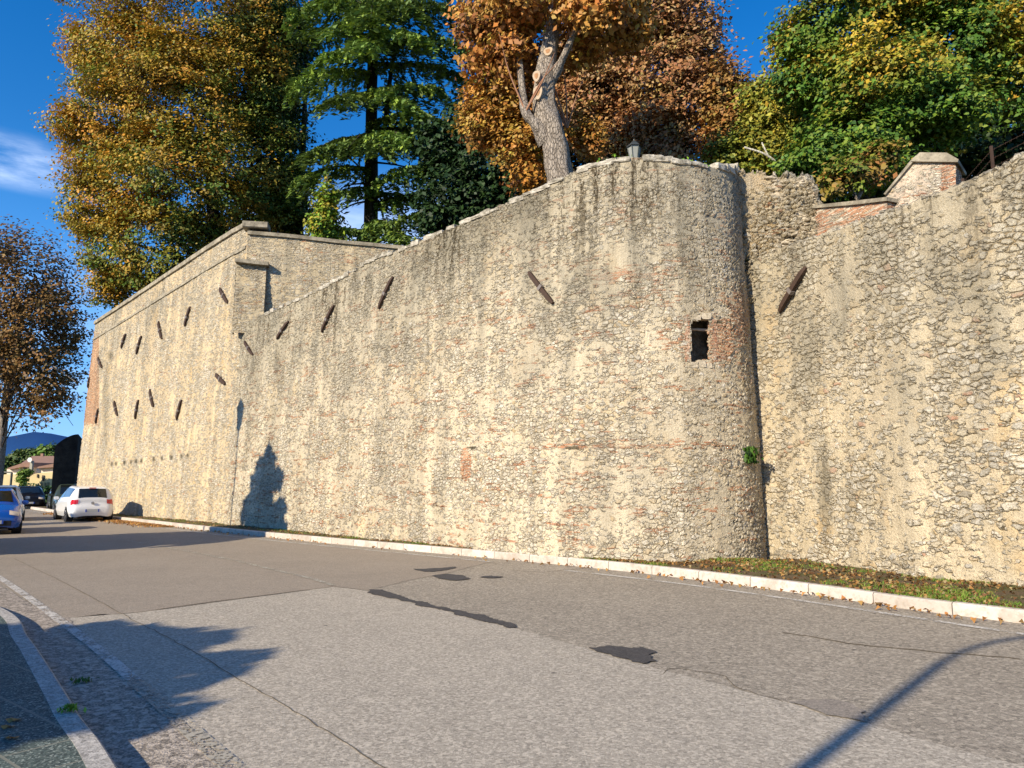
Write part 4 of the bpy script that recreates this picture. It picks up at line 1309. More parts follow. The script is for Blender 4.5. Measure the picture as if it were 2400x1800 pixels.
# far-left brown tree by the road
Y0 = 62
b0 = Vector((at(-10, 1100, Y0).x, Y0, 0))
t0 = tree_root(b0, 'thinning brown autumn tree at the left edge, behind the cars', 'roadside_tree')
L0 = [lobe(20, 640, 155, 130, Y0), lobe(95, 740, 100, 135, Y0), lobe(65, 860, 120, 130, Y0), lobe(0, 700, 120, 120, Y0 - 1), lobe(60, 800, 100, 100, Y0 - 1.5), lobe(-60, 700, 150, 150, Y0), lobe(10, 780, 130, 140, Y0), lobe(110, 900, 70, 100, Y0)]
def w0(c, d):
    nz = np.array([noise.noise(Vector(p) * 0.6) for p in c])
    return np.stack([0.6 + nz, 0.9 + 0 * nz, 0.35 + 0 * nz], 1)
crown('crown', L0, 4800, 15, 0.46, 0.23, pal([(0.28, 0.15, 0.045), (0.18, 0.10, 0.03), (0.11, 0.08, 0.025)], w0), t0, 5, shell=0.35, gaps=0.1)
mb = MB()
mb.tube(catmull([b0, b0 + Vector((0.15, 0, 4)), b0 + Vector((0.3, 0, 8.5)), b0 + Vector((0.9, 0, 17))], 5), [0.62 - 0.03 * i for i in range(16)], 10, wob=0.2)
rb_ = random.Random(3)
tw = MB()
for k in range(46):
    z0_ = rb_.uniform(4, 15); s_ = b0 + Vector((0.2, 0, z0_))
    u = rb_.uniform(-60, 180); v = rb_.uniform(600, 1040)
    e = at(u, v, Y0 + rb_.uniform(-4, 4))
    branches(mb if k < 14 else tw, s_, [e], 0.14 if k < 14 else 0.06, 0.02, 5)
mb.build('trunk', M_bark, t0, True)
tw.build('twigs', M_bark_dark, t0, True)

# cedar
def cedar(root, base, trunk_pts, trunk_r, plates, seed, needle=(0.045, 0.10, 0.028), lsize=0.30, dens=1.0, mat_t=None):
    """plates: list of (start, end, halfwidth m) : flat drooping sprays along a branch"""
    rng = np.random.default_rng(seed)
    mb = MB()
    mb.tube(trunk_pts, trunk_r, 12, wob=0.1)
    P_, N_, A_, Cc = [], [], [], []
    for (s, e, hw) in plates:
        s = Vector(s); e = Vector(e)
        L = (e - s).length
        mid_ = s.lerp(e, 0.5) + Vector((0, 0, L * 0.09))
        path = catmull([s, mid_, e], 8)
        mb.tube(path, [0.10 * L / 6 * (1 - i / len(path)) + 0.015 for i in range(len(path))], 6, True)
        pa_ = np.array([tuple(p) for p in path])
        n = int(L * hw * 420 * dens)
        f = rng.uniform(0.12, 1.0, n) ** 0.8
        base_ = np.stack([np.interp(f, np.linspace(0, 1, len(pa_)), pa_[:, a]) for a in range(3)], 1)
        dr = np.array(tuple((e - s).normalized())); sd_ = np.cross(dr, [0, 0, 1]); sd_ /= np.linalg.norm(sd_)
        # side sprays: discrete twigs
        nt = max(6, int(L * 3.6))
        tl = rng.uniform(0.35, 1.45, nt * 2)
        tw_i = rng.integers(0, nt, n)
        twf = (tw_i + 0.5) / nt
        side = np.where(rng.random(n) > 0.5, 1, -1)
        lat = rng.random(n) ** 0.8
        wid = hw * (0.35 + 0.9 * np.sin(np.clip(twf * 0.85 + 0.1, 0.05, 0.97) * math.pi)) * tl[tw_i + nt * (side > 0)]
        base_ = np.stack([np.interp(twf, np.linspace(0, 1, len(pa_)), pa_[:, a]) for a in range(3)], 1)
        pos = base_ + sd_ * (side * lat * wid)[:, None] + dr * (lat * wid * 0.55)[:, None]
        pos[:, 2] -= lat ** 1.6 * wid * 0.45 + rng.random(n) ** 1.5 * 0.5 * hw * (0.3 + lat)
        pos += rng.normal(size=pos.shape) * np.array([0.045, 0.045, 0.04])
        ax = sd_ * side[:, None] * 0.8 + dr * 0.6 + np.array([0, 0, -0.45])
        P_.append(pos); A_.append(ax)
        N_.append(norm(np.array([-0.2, -0.3, 1.0]) + rng.normal(size=pos.shape) * 0.45))
        tint = rng.uniform(0.65, 1.35)
        c = np.array(needle) * tint * rng.uniform(0.6, 1.5, (n, 1))
        hi = rng.random(n) < 0.25
        c[hi] = c[hi] * np.array([1.7, 1.45, 0.9])
        Cc.append(c)
    mb.build('trunk', mat_t or M_bark_dark, root, True)
    P_ = np.vstack(P_); N_ = np.vstack(N_); A_ = np.vstack(A_); Cc = np.vstack(Cc)
    leaf_mesh('needles', P_, N_, lsize, np.clip(Cc, 0.002, 0.6), root, rng, aspect=2.2, axis=A_, fold=0.2)

Yc = 38
bc_ = at(872, 640, Yc); bc_.z = 9
tc_ = tree_root(bc_, 'tall dark green cedar with layered branches and a bare straight trunk', 'cedar_tree')
tp = [bc_, at(870, 400, Yc), at(872, 200, Yc), at(876, 0, Yc), at(878, -180, Yc)]
rc = random.Random(12)
pl_ = []
main = [  # (v on trunk, end u, end v, depth shift, halfwidth)
    (555, 1060, 505, -3, 1.5), (520, 940, 560, -3.5, 1.3), (560, 790, 540, -2.5, 1.1), (480, 1160, 470, -1, 1.7), (450, 990, 400, -3.5, 1.3), (440, 760, 470, -2, 1.2),
    (395, 700, 420, -2, 1.3), (330, 1090, 340, -2.5, 1.7), (335, 960, 330, -4, 1.4), (330, 740, 350, -3, 1.5), (325, 820, 345, -4, 1.2), (290, 1040, 290, -3, 1.5), (240, 1010, 210, -3.0, 1.4), (235, 790, 230, -3.5, 1.4), (215, 950, 245, -4, 1.2),
    (170, 700, 195, -2, 1.5), (150, 1140, 215, -1, 1.5), (130, 760, 130, -3, 1.5), (110, 1120, 130, -2.5, 1.6), (100, 980, 90, -4, 1.4), (60, 800, 55, -3.5, 1.4), (40, 690, 30, -2, 1.5), (30, 1090, 40, -2.5, 1.6), (10, 960, 20, -4, 1.4), (-30, 780, -20, -3, 1.6), (-50, 1060, -50, -2, 1.7),
    (170, 690, 205, 1.5, 1.6), (200, 1060, 195, 2, 1.8), (90, 720, 90, 2.5, 1.7), (60, 1120, 70, 2, 1.9), (300, 1130, 360, 2, 1.7), (400, 1120, 420, 3, 1.7), (350, 700, 380, 2, 1.5), (20, 1000, 60, 3, 1.8), (20, 760, 10, 3, 1.8), (250, 730, 300, 2.5, 1.3), (450, 1080, 520, 2, 1.3), (20, 870, 40, -5, 1.2), (100, 860, 110, -5, 1.0), (340, 890, 350, -4.5, 0.9)]
for (vt, ue, ve, dy, hw) in [q for i_, q in enumerate(main) if not (q[3] > 0 and i_ % 2)]:
    s_ = at(873, vt, Yc); e_ = at(ue, ve, Yc + dy)
    e_ = s_ + (e_ - s_) * (1.12 if ue > 873 else 1.05)
    pl_.append((s_, e_, hw * (0.78 if dy < 0 else 0.5)))
cedar(tc_, bc_, catmull(tp, 5), [0.42 - 0.012 * i for i in range(21)], pl_, 3, needle=(0.12, 0.19, 0.042), lsize=0.16, dens=0.72)
# bare side stem of the cedar
mb = MB(); mb.tube(catmull([at(905, 280, Yc), at(915, 180, Yc), at(930, 100, Yc)], 5), [0.16, 0.15, 0.14, 0.13, 0.12, 0.12, 0.11, 0.1, 0.09, 0.08, 0.07], 8)
for (a, b) in (((870, 420), (770, 330)), ((872, 430), (800, 440)), ((872, 380), (990, 400)), ((872, 440), (930, 410)), ((872, 500), (960, 470)), ((872, 470), (790, 500))):
    branches(mb, at(*a, Yc), [at(*b, Yc - 1)], 0.07, 0.02, 5)
mb.build('bare_branches', M_bark_dark, tc_, True)

# dark conifer mass right of the cedar and dark yew behind
def dark_tree(u, label, Y, lobes_px, seed, cols, n=1600, per=18, ls=0.2, cs=0.35, z0=8.0, name='evergreen_tree', gaps=0.1, group='dark evergreens behind the walls'):
    b = at(u, 600, Y); b.z = z0
    r_ = tree_root(b, label, name, group)
    L = [lobe(*q, Y) for q in lobes_px]
    crown('crown', L, n, per, cs, ls, pal(cols), r_, seed, gaps=gaps)
    m_ = MB(); topz = max(l[0].z for l in L)
    m_.tube([b, Vector((b.x, b.y, (b.z + topz) / 2)), Vector((b.x, b.y, topz))], [0.3, 0.22, 0.08], 8)
    m_.build('trunk', M_bark_dark, r_, True)
    return r_
DK = [(0.012, 0.028, 0.010), (0.022, 0.05, 0.014), (0.035, 0.075, 0.018)]
dark_tree(1080, 'black-green evergreen filling the gap between the cedar and the leaning trunk', 34, [(1040, 450, 70, 90), (1020, 350, 50, 60), (1120, 480, 90, 90), (1150, 380, 95, 130), (1090, 300, 50, 80), (1200, 480, 70, 80), (1040, 520, 60, 45), (1180, 300, 60, 100)], 31, DK, 1900, 18)
dark_tree(700, 'dark bushy tree between the big orange tree and the cedar', 43, [(650, 250, 60, 150), (650, 90, 80, 110), (650, 400, 60, 120), (670, 510, 50, 50), (640, 530, 60, 40)], 33, DK + [(0.05, 0.07, 0.02)], 1300, 18, 0.24, 0.4, 9.0)
dark_tree(1330, 'dark leafy tree directly behind the leaning pruned trunk', 30, [(1360, 350, 110, 130), (1280, 250, 100, 120), (1420, 250, 90, 120), (1480, 340, 60, 70), (1270, 390, 40, 60)], 35, [(0.03, 0.035, 0.012), (0.09, 0.05, 0.018), (0.02, 0.03, 0.01)], 1500, 18)
dark_tree(1900, 'shaded dark tree behind the broken wall', 26, [(1850, 380, 110, 110), (1980, 330, 130, 130), (2120, 330, 120, 130), (1780, 320, 80, 110), (2260, 330, 120, 120), (2390, 320, 100, 110), (2010, 440, 130, 60), (1840, 460, 100, 50)], 37, [(0.012, 0.02, 0.008), (0.02, 0.04, 0.012), (0.03, 0.06, 0.014)], 2600, 18, 0.2, 0.32, 6.5)

# small bright young tree
def small_tree(u, v0, v1, ru, Y, label, cols, seed, z0=8.5):
    b = at(u, v1, Y); b.z = z0
    r_ = tree_root(b, label, 'young_tree')
    L = [lobe(u, v1 - 30, ru, 45, Y), lobe(u - 4, (v0 + v1) / 2 + 20, ru * 0.85, 50, Y), lobe(u + 2, v0 + 45, ru * 0.5, 45, Y)]
    crown('crown', L, 420, 12, 0.14, 0.13, pal(cols), r_, seed, gaps=0.0, shell=0.3)
    m_ = MB(); m_.tube([b, at(u, v1 - 60, Y), at(u + 2, v0 - 15, Y)], [0.06, 0.05, 0.015], 6); m_.build('trunk', M_bark, r_, True)
small_tree(765, 425, 565, 44, 30.5, 'small bright yellow-green young tree behind the terrace wall coping', [(0.26, 0.36, 0.03), (0.18, 0.30, 0.03), (0.40, 0.28, 0.03), (0.12, 0.22, 0.02)], 41)

# 6: horse chestnut with the leaning pruned trunk, growing just behind the wall
Y6 = 19.0
b6 = at(1320, 470, Y6)
t6 = tree_root(b6, 'leaning grey-brown trunk with three pale pruning cuts and rusty leaves, growing behind the wall', 'chestnut_tree')
tp6 = catmull([at(1330, 500, Y6), at(1313, 420, Y6), at(1296, 318, Y6), at(1276, 255, Y6), at(1276, 190, Y6), at(1287, 112, Y6), at(1297, 38, Y6), at(1300, -80, Y6)], 6)
k6 = Y6 / F
rad6 = np.interp(np.linspace(0, 1, len(tp6)), [0, 0.14, 0.3, 0.43, 0.57, 0.7, 0.85, 1], np.array([37, 34, 32, 27, 25, 21, 17, 14]) * k6)
mb = MB(); mb.tube(tp6, list(rad6), 22, wob=0.35, seed=3)
mb.tube(catmull([at(1283, 330, Y6), at(1255, 290, Y6 - 0.15), at(1232, 262, Y6 - 0.1), at(1222, 190, Y6), at(1216, 110, Y6 + .2), at(1212, 60, Y6 + .2)], 5), [24 * k6, 22 * k6, 20 * k6, 17 * k6, 15 * k6, 14 * k6] + [12 * k6] * 6 + [10 * k6 - 0.006 * i for i in range(14)], 14, wob=0.25, seed=8)
mb.tube(catmull([at(1285, 205, Y6), at(1322, 130, Y6 - 0.2), at(1352, 60, Y6 - 0.3), at(1380, -30, Y6)], 5), [13 * k6] * 4 + [9 * k6 - 0.004 * i for i in range(12)], 12, wob=0.2, seed=9)
rb_ = random.Random(5)
mb.build('trunk', M_bark, t6, True)
tw = MB()
for k in range(18):
    s_ = rb_.choice([at(1232, 262, Y6 - .2), at(1212, 60, Y6), at(1340, 120, Y6 - .2), at(1290, 60, Y6), at(1330, 300, Y6 + 0.5)])
    e_ = s_ + Vector((rb_.uniform(-1.2, 1.0), rb_.uniform(-0.6, 0.6), rb_.uniform(0.8, 2.2)))
    branches(tw, s_, [e_], 0.03, 0.008, 5)
tw.build('shoots', simple_mat('reddish_shoots', (0.32, 0.16, 0.09), 0.8), t6, True)
for (u, v, r, asp) in ((1281, 121, 12, 0.9), (1254, 179, 10, 1.45), (1257, 217, 12, 1.5)):
    c_ = at(u + 4, v, Y6 - 0.30 * (1 if v > 150 else 0.8))
    nrm_ = Vector((-0.45, -1, 0.05)).normalized()
    cu = MB()
    ux = nrm_.cross(Vector((0, 0, 1))).normalized(); uz = ux.cross(nrm_) * -1
    def disc(mbx, rad, off0, off1, n=20):
        r0 = [c_ + nrm_ * off0 + (ux * math.cos(a) + Vector((0, 0, 1)) * math.sin(a) * asp) * rad * (1 + 0.08 * math.sin(3 * a)) for a in [2 * math.pi * i / n for i in range(n)]]
        r1 = [p + nrm_ * (off1 - off0) for p in r0]
        mbx.add(r0 + r1, [tuple(range(n, 2 * n))] + [(i, (i + 1) % n, n + (i + 1) % n, n + i) for i in range(n)])
    disc(cu, r * k6 * 1.0, -0.28, 0.03)
    cc = cu.build('pruning_cut', M_cutwood, t6, True)
    hh_ = MB(); disc(hh_, r * k6 * 0.5, 0.0, 0.036)
    hh_.build('heartwood', M_cutheart, t6, True)
def w6(c, d):
    nz = np.array([noise.noise(Vector(p) * 0.8) for p in c])
    return np.stack([0.7 + nz, 0.7 + 0 * nz, 0.5 - nz, 0.15 + 0 * nz], 1)
CH = [(0.50, 0.21, 0.045), (0.44, 0.26, 0.06), (0.26, 0.11, 0.035), (0.38, 0.32, 0.05)]
L6 = [lobe(1160, 20, 80, 90, Y6 + 1), lobe(1250, -50, 130, 80, Y6 + 1.6), lobe(1420, -20, 100, 80, Y6 + 0.6), lobe(1340, -40, 110, 50, Y6 + 0.2), lobe(1200, 40, 70, 60, Y6 + 1.4), lobe(1390, 25, 90, 55, Y6 - 0.5), lobe(1225, -5, 80, 45, Y6 - 0.5), lobe(1205, 140, 45, 70, Y6 + 0.35), lobe(1350, 110, 55, 45, Y6 + 0.6), lobe(1140, 110, 70, 80, Y6 + 1), lobe(1470, 50, 70, 70, Y6 + 1)]
crown('crown', L6, 1100, 32, 0.22, 0.14, pal(CH, w6), t6, 51, gaps=0.1, flat=0.8, updir=0.3)
L6b = [lobe(1180, 230, 85, 110, Y6 + 1.6), lobe(1220, 330, 70, 80, Y6 + 1.6), lobe(1130, 280, 55, 70, Y6 + 1.8), lobe(1240, 410, 40, 50, Y6 + 1.5), lobe(1370, 320, 40, 50, Y6 + 1.2), lobe(1200, 140, 60, 60, Y6 + 1.6)]
crown('lower_leaves', L6b, 900, 34, 0.20, 0.105, pal([(0.46, 0.21, 0.04), (0.40, 0.25, 0.05), (0.28, 0.11, 0.03), (0.36, 0.30, 0.04)], w6), t6, 52, gaps=0.1, shell=0.4)

# 7: rusty chestnuts behind
def rust_tree(lobes_px, Y, label, seed, n, cols, z0=7.0, trunk_u=None, per=34, ls=0.13, cs=0.28, name='chestnut_tree'):
    tu = trunk_u or lobes_px[0][0]
    b = at(tu, 600, Y); b.z = z0
    r_ = tree_root(b, label, name, 'broadleaf trees above the walls')
    crown('crown', [lobe(*q, Y + (q[4] if len(q) > 4 else 0)) if len(q) <= 4 else lobe(q[0], q[1], q[2], q[3], Y + q[4]) for q in lobes_px], n, per, cs, ls, pal(cols, w6 if len(cols) == 4 else None), r_, seed, gaps=0.2)
    m_ = MB()
    tv_ = min(q[1] for q in lobes_px)
    m_.tube([b, at(tu, (tv_ + 400) / 2, Y), at(tu + 5, tv_, Y)], [0.35, 0.25, 0.1], 8)
    branches(m_, at(tu, (tv_ + 500) / 2, Y), [at(tu - 30, tv_ + 50, Y), at(tu + 35, tv_ + 60, Y)], 0.12, 0.04)
    m_.build('trunk', M_bark_dark, r_, True)
    return r_
RU = [(0.38, 0.18, 0.07), (0.40, 0.26, 0.11), (0.24, 0.115, 0.05), (0.36, 0.29, 0.09)]
rust_tree([(1420, 60, 100, 120), (1400, 210, 90, 100), (1370, 130, 80, 110), (1450, 320, 70, 70), (1340, 270, 60, 80)], 27, 'rusty brown chestnut behind the lantern on the wall top', 61, 1500, RU)
rust_tree([(1590, 60, 95, 110), (1560, 180, 110, 100), (1620, 260, 90, 80), (1540, 300, 80, 80), (1590, 370, 110, 50), (1640, 150, 50, 90), (1530, 30, 90, 90)], 26, 'dense copper brown tree rising left of the blue sky gap', 62, 2000, RU)
rust_tree([(1740, 260, 55, 60), (1700, 230, 45, 90), (1700, 330, 50, 50)], 25, 'small copper tree in front of the pale-stemmed one', 63, 600, [(0.34, 0.15, 0.04), (0.3, 0.2, 0.06), (0.2, 0.1, 0.03), (0.3, 0.24, 0.05)], trunk_u=1700)
# 8: plane with pale stem
YP = 23
bp = at(1770, 560, YP); bp.z = 6.5
t8 = tree_root(bp, 'yellow-green plane tree with pale bare stems under the blue sky gap', 'plane_tree')
crown('crown', [lobe(1785, 235, 50, 50, YP), lobe(1820, 290, 80, 65, YP), lobe(1770, 330, 60, 60, YP), lobe(1860, 360, 70, 50, YP - 1), lobe(1750, 390, 60, 45, YP), lobe(1700, 370, 50, 40, YP)], 1500, 20, 0.2, 0.12,
      pal([(0.30, 0.30, 0.04), (0.40, 0.32, 0.04), (0.14, 0.20, 0.03), (0.08, 0.11, 0.02)]), t8, 71, gaps=0.12, shell=0.35)
mb = MB()
mb.tube(catmull([bp, at(1765, 330, YP), at(1780, 280, YP + .3), at(1770, 220, YP + .5), at(1768, 190, YP + .5)], 5), [0.10 - 0.004 * i for i in range(21)], 8)
mb.tube(catmull([at(1850, 410, YP - 2.4), at(1800, 365, YP - 2.4), at(1745, 345, YP - 2)], 5), 0.032, 8)
mb.tube(catmull([at(1800, 365, YP - 2.4), at(1786, 335, YP - 2)], 5), 0.025, 8)
mb.build('trunk', M_bark_pale, t8, True)

# 9: big linden right
Y9 = 19.5
b9 = at(2130, 500, Y9 + 1); b9.z = 6.0
t9 = tree_root(b9, 'broad green linden with golden top filling the upper right corner', 'linden_tree', 'broadleaf trees above the walls')
L9 = [lobe(1960, 60, 130, 120, Y9), lobe(2130, -10, 150, 110, Y9), lobe(1900, 190, 95, 80, Y9), lobe(2060, 190, 130, 110, Y9 - 1), lobe(2230, 120, 130, 120, Y9), lobe(2360, 40, 120, 120, Y9), lobe(2200, 260, 130, 90, Y9 - 0.8), lobe(2010, 320, 130, 80, Y9 - 0.8),
      lobe(1920, 370, 85, 60, Y9 - 1), lobe(2370, 200, 90, 110, Y9), lobe(2030, 400, 110, 50, Y9 - 1.3), lobe(1870, 100, 60, 80, Y9)]
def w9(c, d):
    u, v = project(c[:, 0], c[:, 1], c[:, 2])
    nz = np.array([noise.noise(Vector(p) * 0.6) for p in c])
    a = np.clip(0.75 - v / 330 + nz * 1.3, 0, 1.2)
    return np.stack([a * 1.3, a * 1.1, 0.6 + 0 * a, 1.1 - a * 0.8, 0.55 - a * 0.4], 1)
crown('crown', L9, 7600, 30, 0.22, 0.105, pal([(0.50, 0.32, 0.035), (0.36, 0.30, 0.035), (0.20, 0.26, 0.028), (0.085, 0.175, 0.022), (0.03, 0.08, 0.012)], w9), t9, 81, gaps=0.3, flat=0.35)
mb = MB()
mb.tube(catmull([b9, b9 + Vector((0.1, 0, 3)), b9 + Vector((0, 0, 8))], 5), [0.4 - 0.02 * i for i in range(11)], 10)
branches(mb, b9 + Vector((0, 0, 2)), [at(1930, 300, Y9), at(2300, 200, Y9), at(2050, 120, Y9), at(1950, 390, Y9 - 1), at(2200, 380, Y9)], 0.16, 0.03)
mb.build('trunk', M_bark_dark, t9, True)

# shrub with reddish and green leaves by the gate pier
bs = at(2010, 470, 16.5)
t10 = tree_root(bs, 'loose green and reddish shrub left of the brick gate pier', 'shrub', None, 'shrub')
crown('foliage', [lobe(2010, 410, 75, 45, 16.5), lobe(1960, 430, 40, 30, 16.5), lobe(2070, 370, 50, 40, 16.8)], 330, 18, 0.13, 0.10, pal([(0.10, 0.20, 0.02), (0.22, 0.24, 0.03), (0.30, 0.14, 0.04), (0.05, 0.10, 0.015)]), t10, 91, gaps=0.2, shell=0.3)
mb = MB(); branches(mb, bs, [at(1960, 400, 16.5), at(2020, 380, 16.5), at(2070, 370, 16.6), at(1995, 420, 16.3)], 0.03, 0.01, 5); mb.build('stem', M_bark, t10, True)

# ------------------------------------------------------------------ shadow-casting trees that stand outside the left edge of the frame
def fir(base, h, r, label, seed, steps=14, dens=0.8, z0=0.6):
    b = Vector(base)
    root = tag(empty('fir_tree', b), label, 'tree', 'firs on the pavement side')
    rr_ = random.Random(seed)
    plates = []
    for k in range(steps):
        f = k / (steps - 1)
        z = z0 + (h - z0 - 0.4) * f
        rad = r * (1 - f) ** 0.6 + 0.2
        nb_ = 9 if f < 0.7 else 6
        for j in range(nb_):
            a = rr_.uniform(0, 2 * math.pi)
            L = rad * rr_.uniform(0.5, 1.3)
            plates.append((b + Vector((0, 0, z)), b + Vector((math.cos(a) * L, math.sin(a) * L, z + L * rr_.uniform(-0.15, 0.25))), 0.22 * L + 0.08))
    cedar(root, b, [b, b + Vector((0, 0, h * 0.5)), b + Vector((0, 0, h))], [0.14, 0.09, 0.02], plates, seed, lsize=0.16, dens=dens)
    return root
SH = Vector((math.sin(SUN_H), math.cos(SUN_H), 0)); TE = math.tan(SUN_E)
def caster(shadow_top, dist):    # foot of a tree whose top throws its shadow at shadow_top
    return Vector((shadow_top.x - SH.x * dist, shadow_top.y - SH.y * dist, 0)), shadow_top.z + dist * TE
# its shadow stands on the middle wall
pw, _ = ray_hit(B_mid, 632, 1030)
fb, fh = caster(pw, 12.6)
fir(fb, fh, 2.9, 'narrow fir by the road left of the frame whose shadow stands on the wall', 5, 22, 1.3)
# foreground shadow
pg = G(572, 1500)
fb2, fh2 = caster(pg, 11.0)
fir(fb2 + Vector((-0.35, 0.45, 0)), fh2 + 0.15, 2.9, 'broad fir left of the camera whose shadow crosses the pavement', 9, 20, 1.6, z0=2.2)

# broad trees beyond the left pavement throwing the shadows further up the road
pg3 = G(250, 1222)
fb3, fh3 = caster(pg3, 9.5)
fir(fb3, fh3, 1.3, 'slim fir between the pavement and the blue car, left of the frame', 15, 14, 1.1)

# ------------------------------------------------------------------ street lamps (shadow casters outside the frame)
M_lampmetal = simple_mat('lamp_metal', (0.10, 0.11, 0.10), 0.45, 0.6, 0.2)
M_glass = simple_mat('lamp_glass', (0.30, 0.30, 0.26), 0.2, 0.0, 0.1)
lp_ = G(1870, 1800); lq = G(2230, 1535)
fbL, fhL = caster(Vector((lq.x, lq.y, 0)), 13.0)
rl_ = tag(empty('street_lamp', fbL), 'tall curved-arm street lamp behind the camera casting the long diagonal shadow', 'street lamp')
armdir = Vector((0.93, 0.18, 0)).normalized()
pts = [fbL, fbL + Vector((0, 0, fhL * 0.5)), fbL + Vector((0, 0, fhL * 0.97))]
mb = MB(); mb.tube([pts[0], pts[1], pts[2]], [0.08, 0.065, 0.055], 12)
mb.tube(catmull([pts[2], pts[2] + Vector((0, 0, 0.35)) + armdir * 0.12, pts[2] + Vector((0, 0, 0.62)) + armdir * 0.5, pts[2] + Vector((0, 0, 0.72)) + armdir * 1.3], 6), 0.045, 10)
mb.build('pole', M_lampmetal, rl_, True)
mb = MB(); hd = pts[2] + Vector((0, 0, 0.72)) + armdir * 1.65
mb.box(hd, (0.75, 0.28, 0.14), Matrix.Rotation(math.atan2(armdir.y, armdir.x), 3, 'Z')); mb.build('lamp_head', M_lampmetal, rl_, True, 0.03)

def lantern(base, h, size, label, group=None, name='street_lamp', pole_r=0.05):
    r_ = tag(empty(name, base), label, 'street lamp', group)
    b = Vector((0, 0, 0))
    m_ = MB(); m_.tube([b, b + Vector((0, 0, 0.5)), b + Vector((0, 0, h - size * 1.6))], [pole_r * 1.8, pole_r, pole_r * 0.8], 10)
    m_.tube([b + Vector((0, 0, h - size * 1.75)), b + Vector((0, 0, h - size * 1.55))], [pole_r * 0.8, size * 0.28], 10)
    m_.build('post', M_lampmetal, r_)
    g = MB()
    def frust(mbx, z0, z1, r0, r1, n=6):
        vs = [Vector((r0 * math.cos(2 * math.pi * k / n), r0 * math.sin(2 * math.pi * k / n), z0)) for k in range(n)] + [Vector((r1 * math.cos(2 * math.pi * k / n), r1 * math.sin(2 * math.pi * k / n), z1)) for k in range(n)]
        mbx.add(vs, [tuple(reversed(range(n))), tuple(range(n, 2 * n))] + [(k, (k + 1) % n, n + (k + 1) % n, n + k) for k in range(n)])
    frust(g, h - size * 1.5, h - size * 0.55, size * 0.27, size * 0.44)
    g.build('lamp_glass', M_glass, r_)
    fr = MB()
    for k in range(6):
        a = 2 * math.pi * k / 6
        fr.tube([Vector((size * 0.28 * math.cos(a), size * 0.28 * math.sin(a), h - size * 1.5)), Vector((size * 0.455 * math.cos(a), size * 0.455 * math.sin(a), h - size * 0.55))], size * 0.035, 5)
    fr.build('frame', M_lampmetal, r_)
    c = MB(); frust(c, h - size * 0.55, h - size * 0.18, size * 0.56, size * 0.20); frust(c, h - size * 0.18, h - size * 0.08, size * 0.22, size * 0.10)
    c.tube([Vector((0, 0, h - size * 0.1)), Vector((0, 0, h + size * 0.05))], size * 0.04, 6)
    c.build('lamp_cap', M_lampmetal, r_)
    return r_
# lantern standing behind the tower top
lt = at(1486, 328, 17.2)
lantern((lt.x, lt.y, 6.6), lt.z - 6.6, 0.37, 'black lantern peeping over the round tower top')
# lamp whose teardrop shadow falls on the wall by the bastion corner
pl2, _ = ray_hit(B_mid, 566, 935)
fl2, fh2_ = caster(pl2, 12.5)
lantern(tuple(fl2), fh2_, 0.7, 'tall lantern post left of the frame casting a thin shadow on the wall corner', pole_r=0.06)

# ------------------------------------------------------------------ gate pier and low wall behind the right wall
def px_plane(pts, p0, tdir_):
    """intersect pixel rays with the vertical plane through p0 along tdir_"""
    n = Vector((-tdir_.y, tdir_.x, 0))
    out = []
    for (u, v) in pts:
        d = ray(u, v)
        t = (p0 - Vector((0, 0, EYE))).dot(n) / d.dot(n)
        out.append(Vector((0, 0, EYE)) + d * t)
    return out
ZZ = lambda x, y: (1700 + x * 0.3165, 350 + y * 0.3165)
gp0 = Vector((7.6, 13.3, 0)); gtd = Vector((0.75, -0.66, 0)).normalized(); gn = Vector((-gtd.y, gtd.x, 0))
pier = tag(empty('gate_pier', (7.6, 13.3, 5.8)), 'pinkish brick and rubble pier with sloping shoulder and stone cap above the right wall', 'pier')
poly = px_plane([ZZ(1175, 560), ZZ(1190, 335), ZZ(1385, 85), ZZ(1700, 92), ZZ(1708, 420)], gp0, gtd)
def masonry_prism(name, poly, direction, mat, parent, brick=None, cell=0.05):
    bm = bmesh.new()
    vs = [bm.verts.new(p) for p in poly]
    f = bm.faces.new(vs)
    r = bmesh.ops.extrude_face_region(bm, geom=[f])
    nv = [g for g in r['geom'] if isinstance(g, bmesh.types.BMVert)]
    bmesh.ops.translate(bm, verts=nv, vec=direction)
    bmesh.ops.recalc_face_normals(bm, faces=bm.faces)
    bmesh.ops.triangulate(bm, faces=bm.faces[:])
    for _ in range(5):
        es = [e for e in bm.edges if e.calc_length() > cell * 2.2]
        if not es: break
        bmesh.ops.subdivide_edges(bm, edges=es, cuts=1)
        bmesh.ops.triangulate(bm, faces=bm.faces[:])
    uv = bm.loops.layers.uv.new('UVMap')
    for f in bm.faces:
        for l in f.loops:
            c = l.vert.co
            l[uv].uv = (c.x * gtd.x + c.y * gtd.y + (c.x * gn.x + c.y * gn.y), c.z)
    me = D.meshes.new(name); bm.to_mesh(me); bm.free()
    co = np.empty(len(me.vertices) * 3, np.float32); me.vertices.foreach_get('co', co); co = co.reshape(-1, 3)
    u, v = project(co[:, 0], co[:, 1], co[:, 2])
    set_f(me, np.full(len(co), 4.0), 'dtop'); set_f(me, brick(u, v) if brick else np.zeros(len(co)), 'brick')
    set_f(me, np.zeros(len(co)), 'dark'); set_f(me, np.zeros(len(co)), 'rough')
    return link_mesh(name, me, mat, parent, True)
masonry_prism('body', poly, gn * 0.6, M_pier, pier, brick=lambda u, v: 0.18 + 0.0 * u + np.clip((u - 2205) / 8, 0, 1) * 0.9)
cpm = MB()
capp = px_plane([ZZ(1375, 88), ZZ(1380, 72), ZZ(1440, 22), ZZ(1640, 24), ZZ(1727, 74), ZZ(1722, 94)], gp0 - gn * 0.08, gtd)
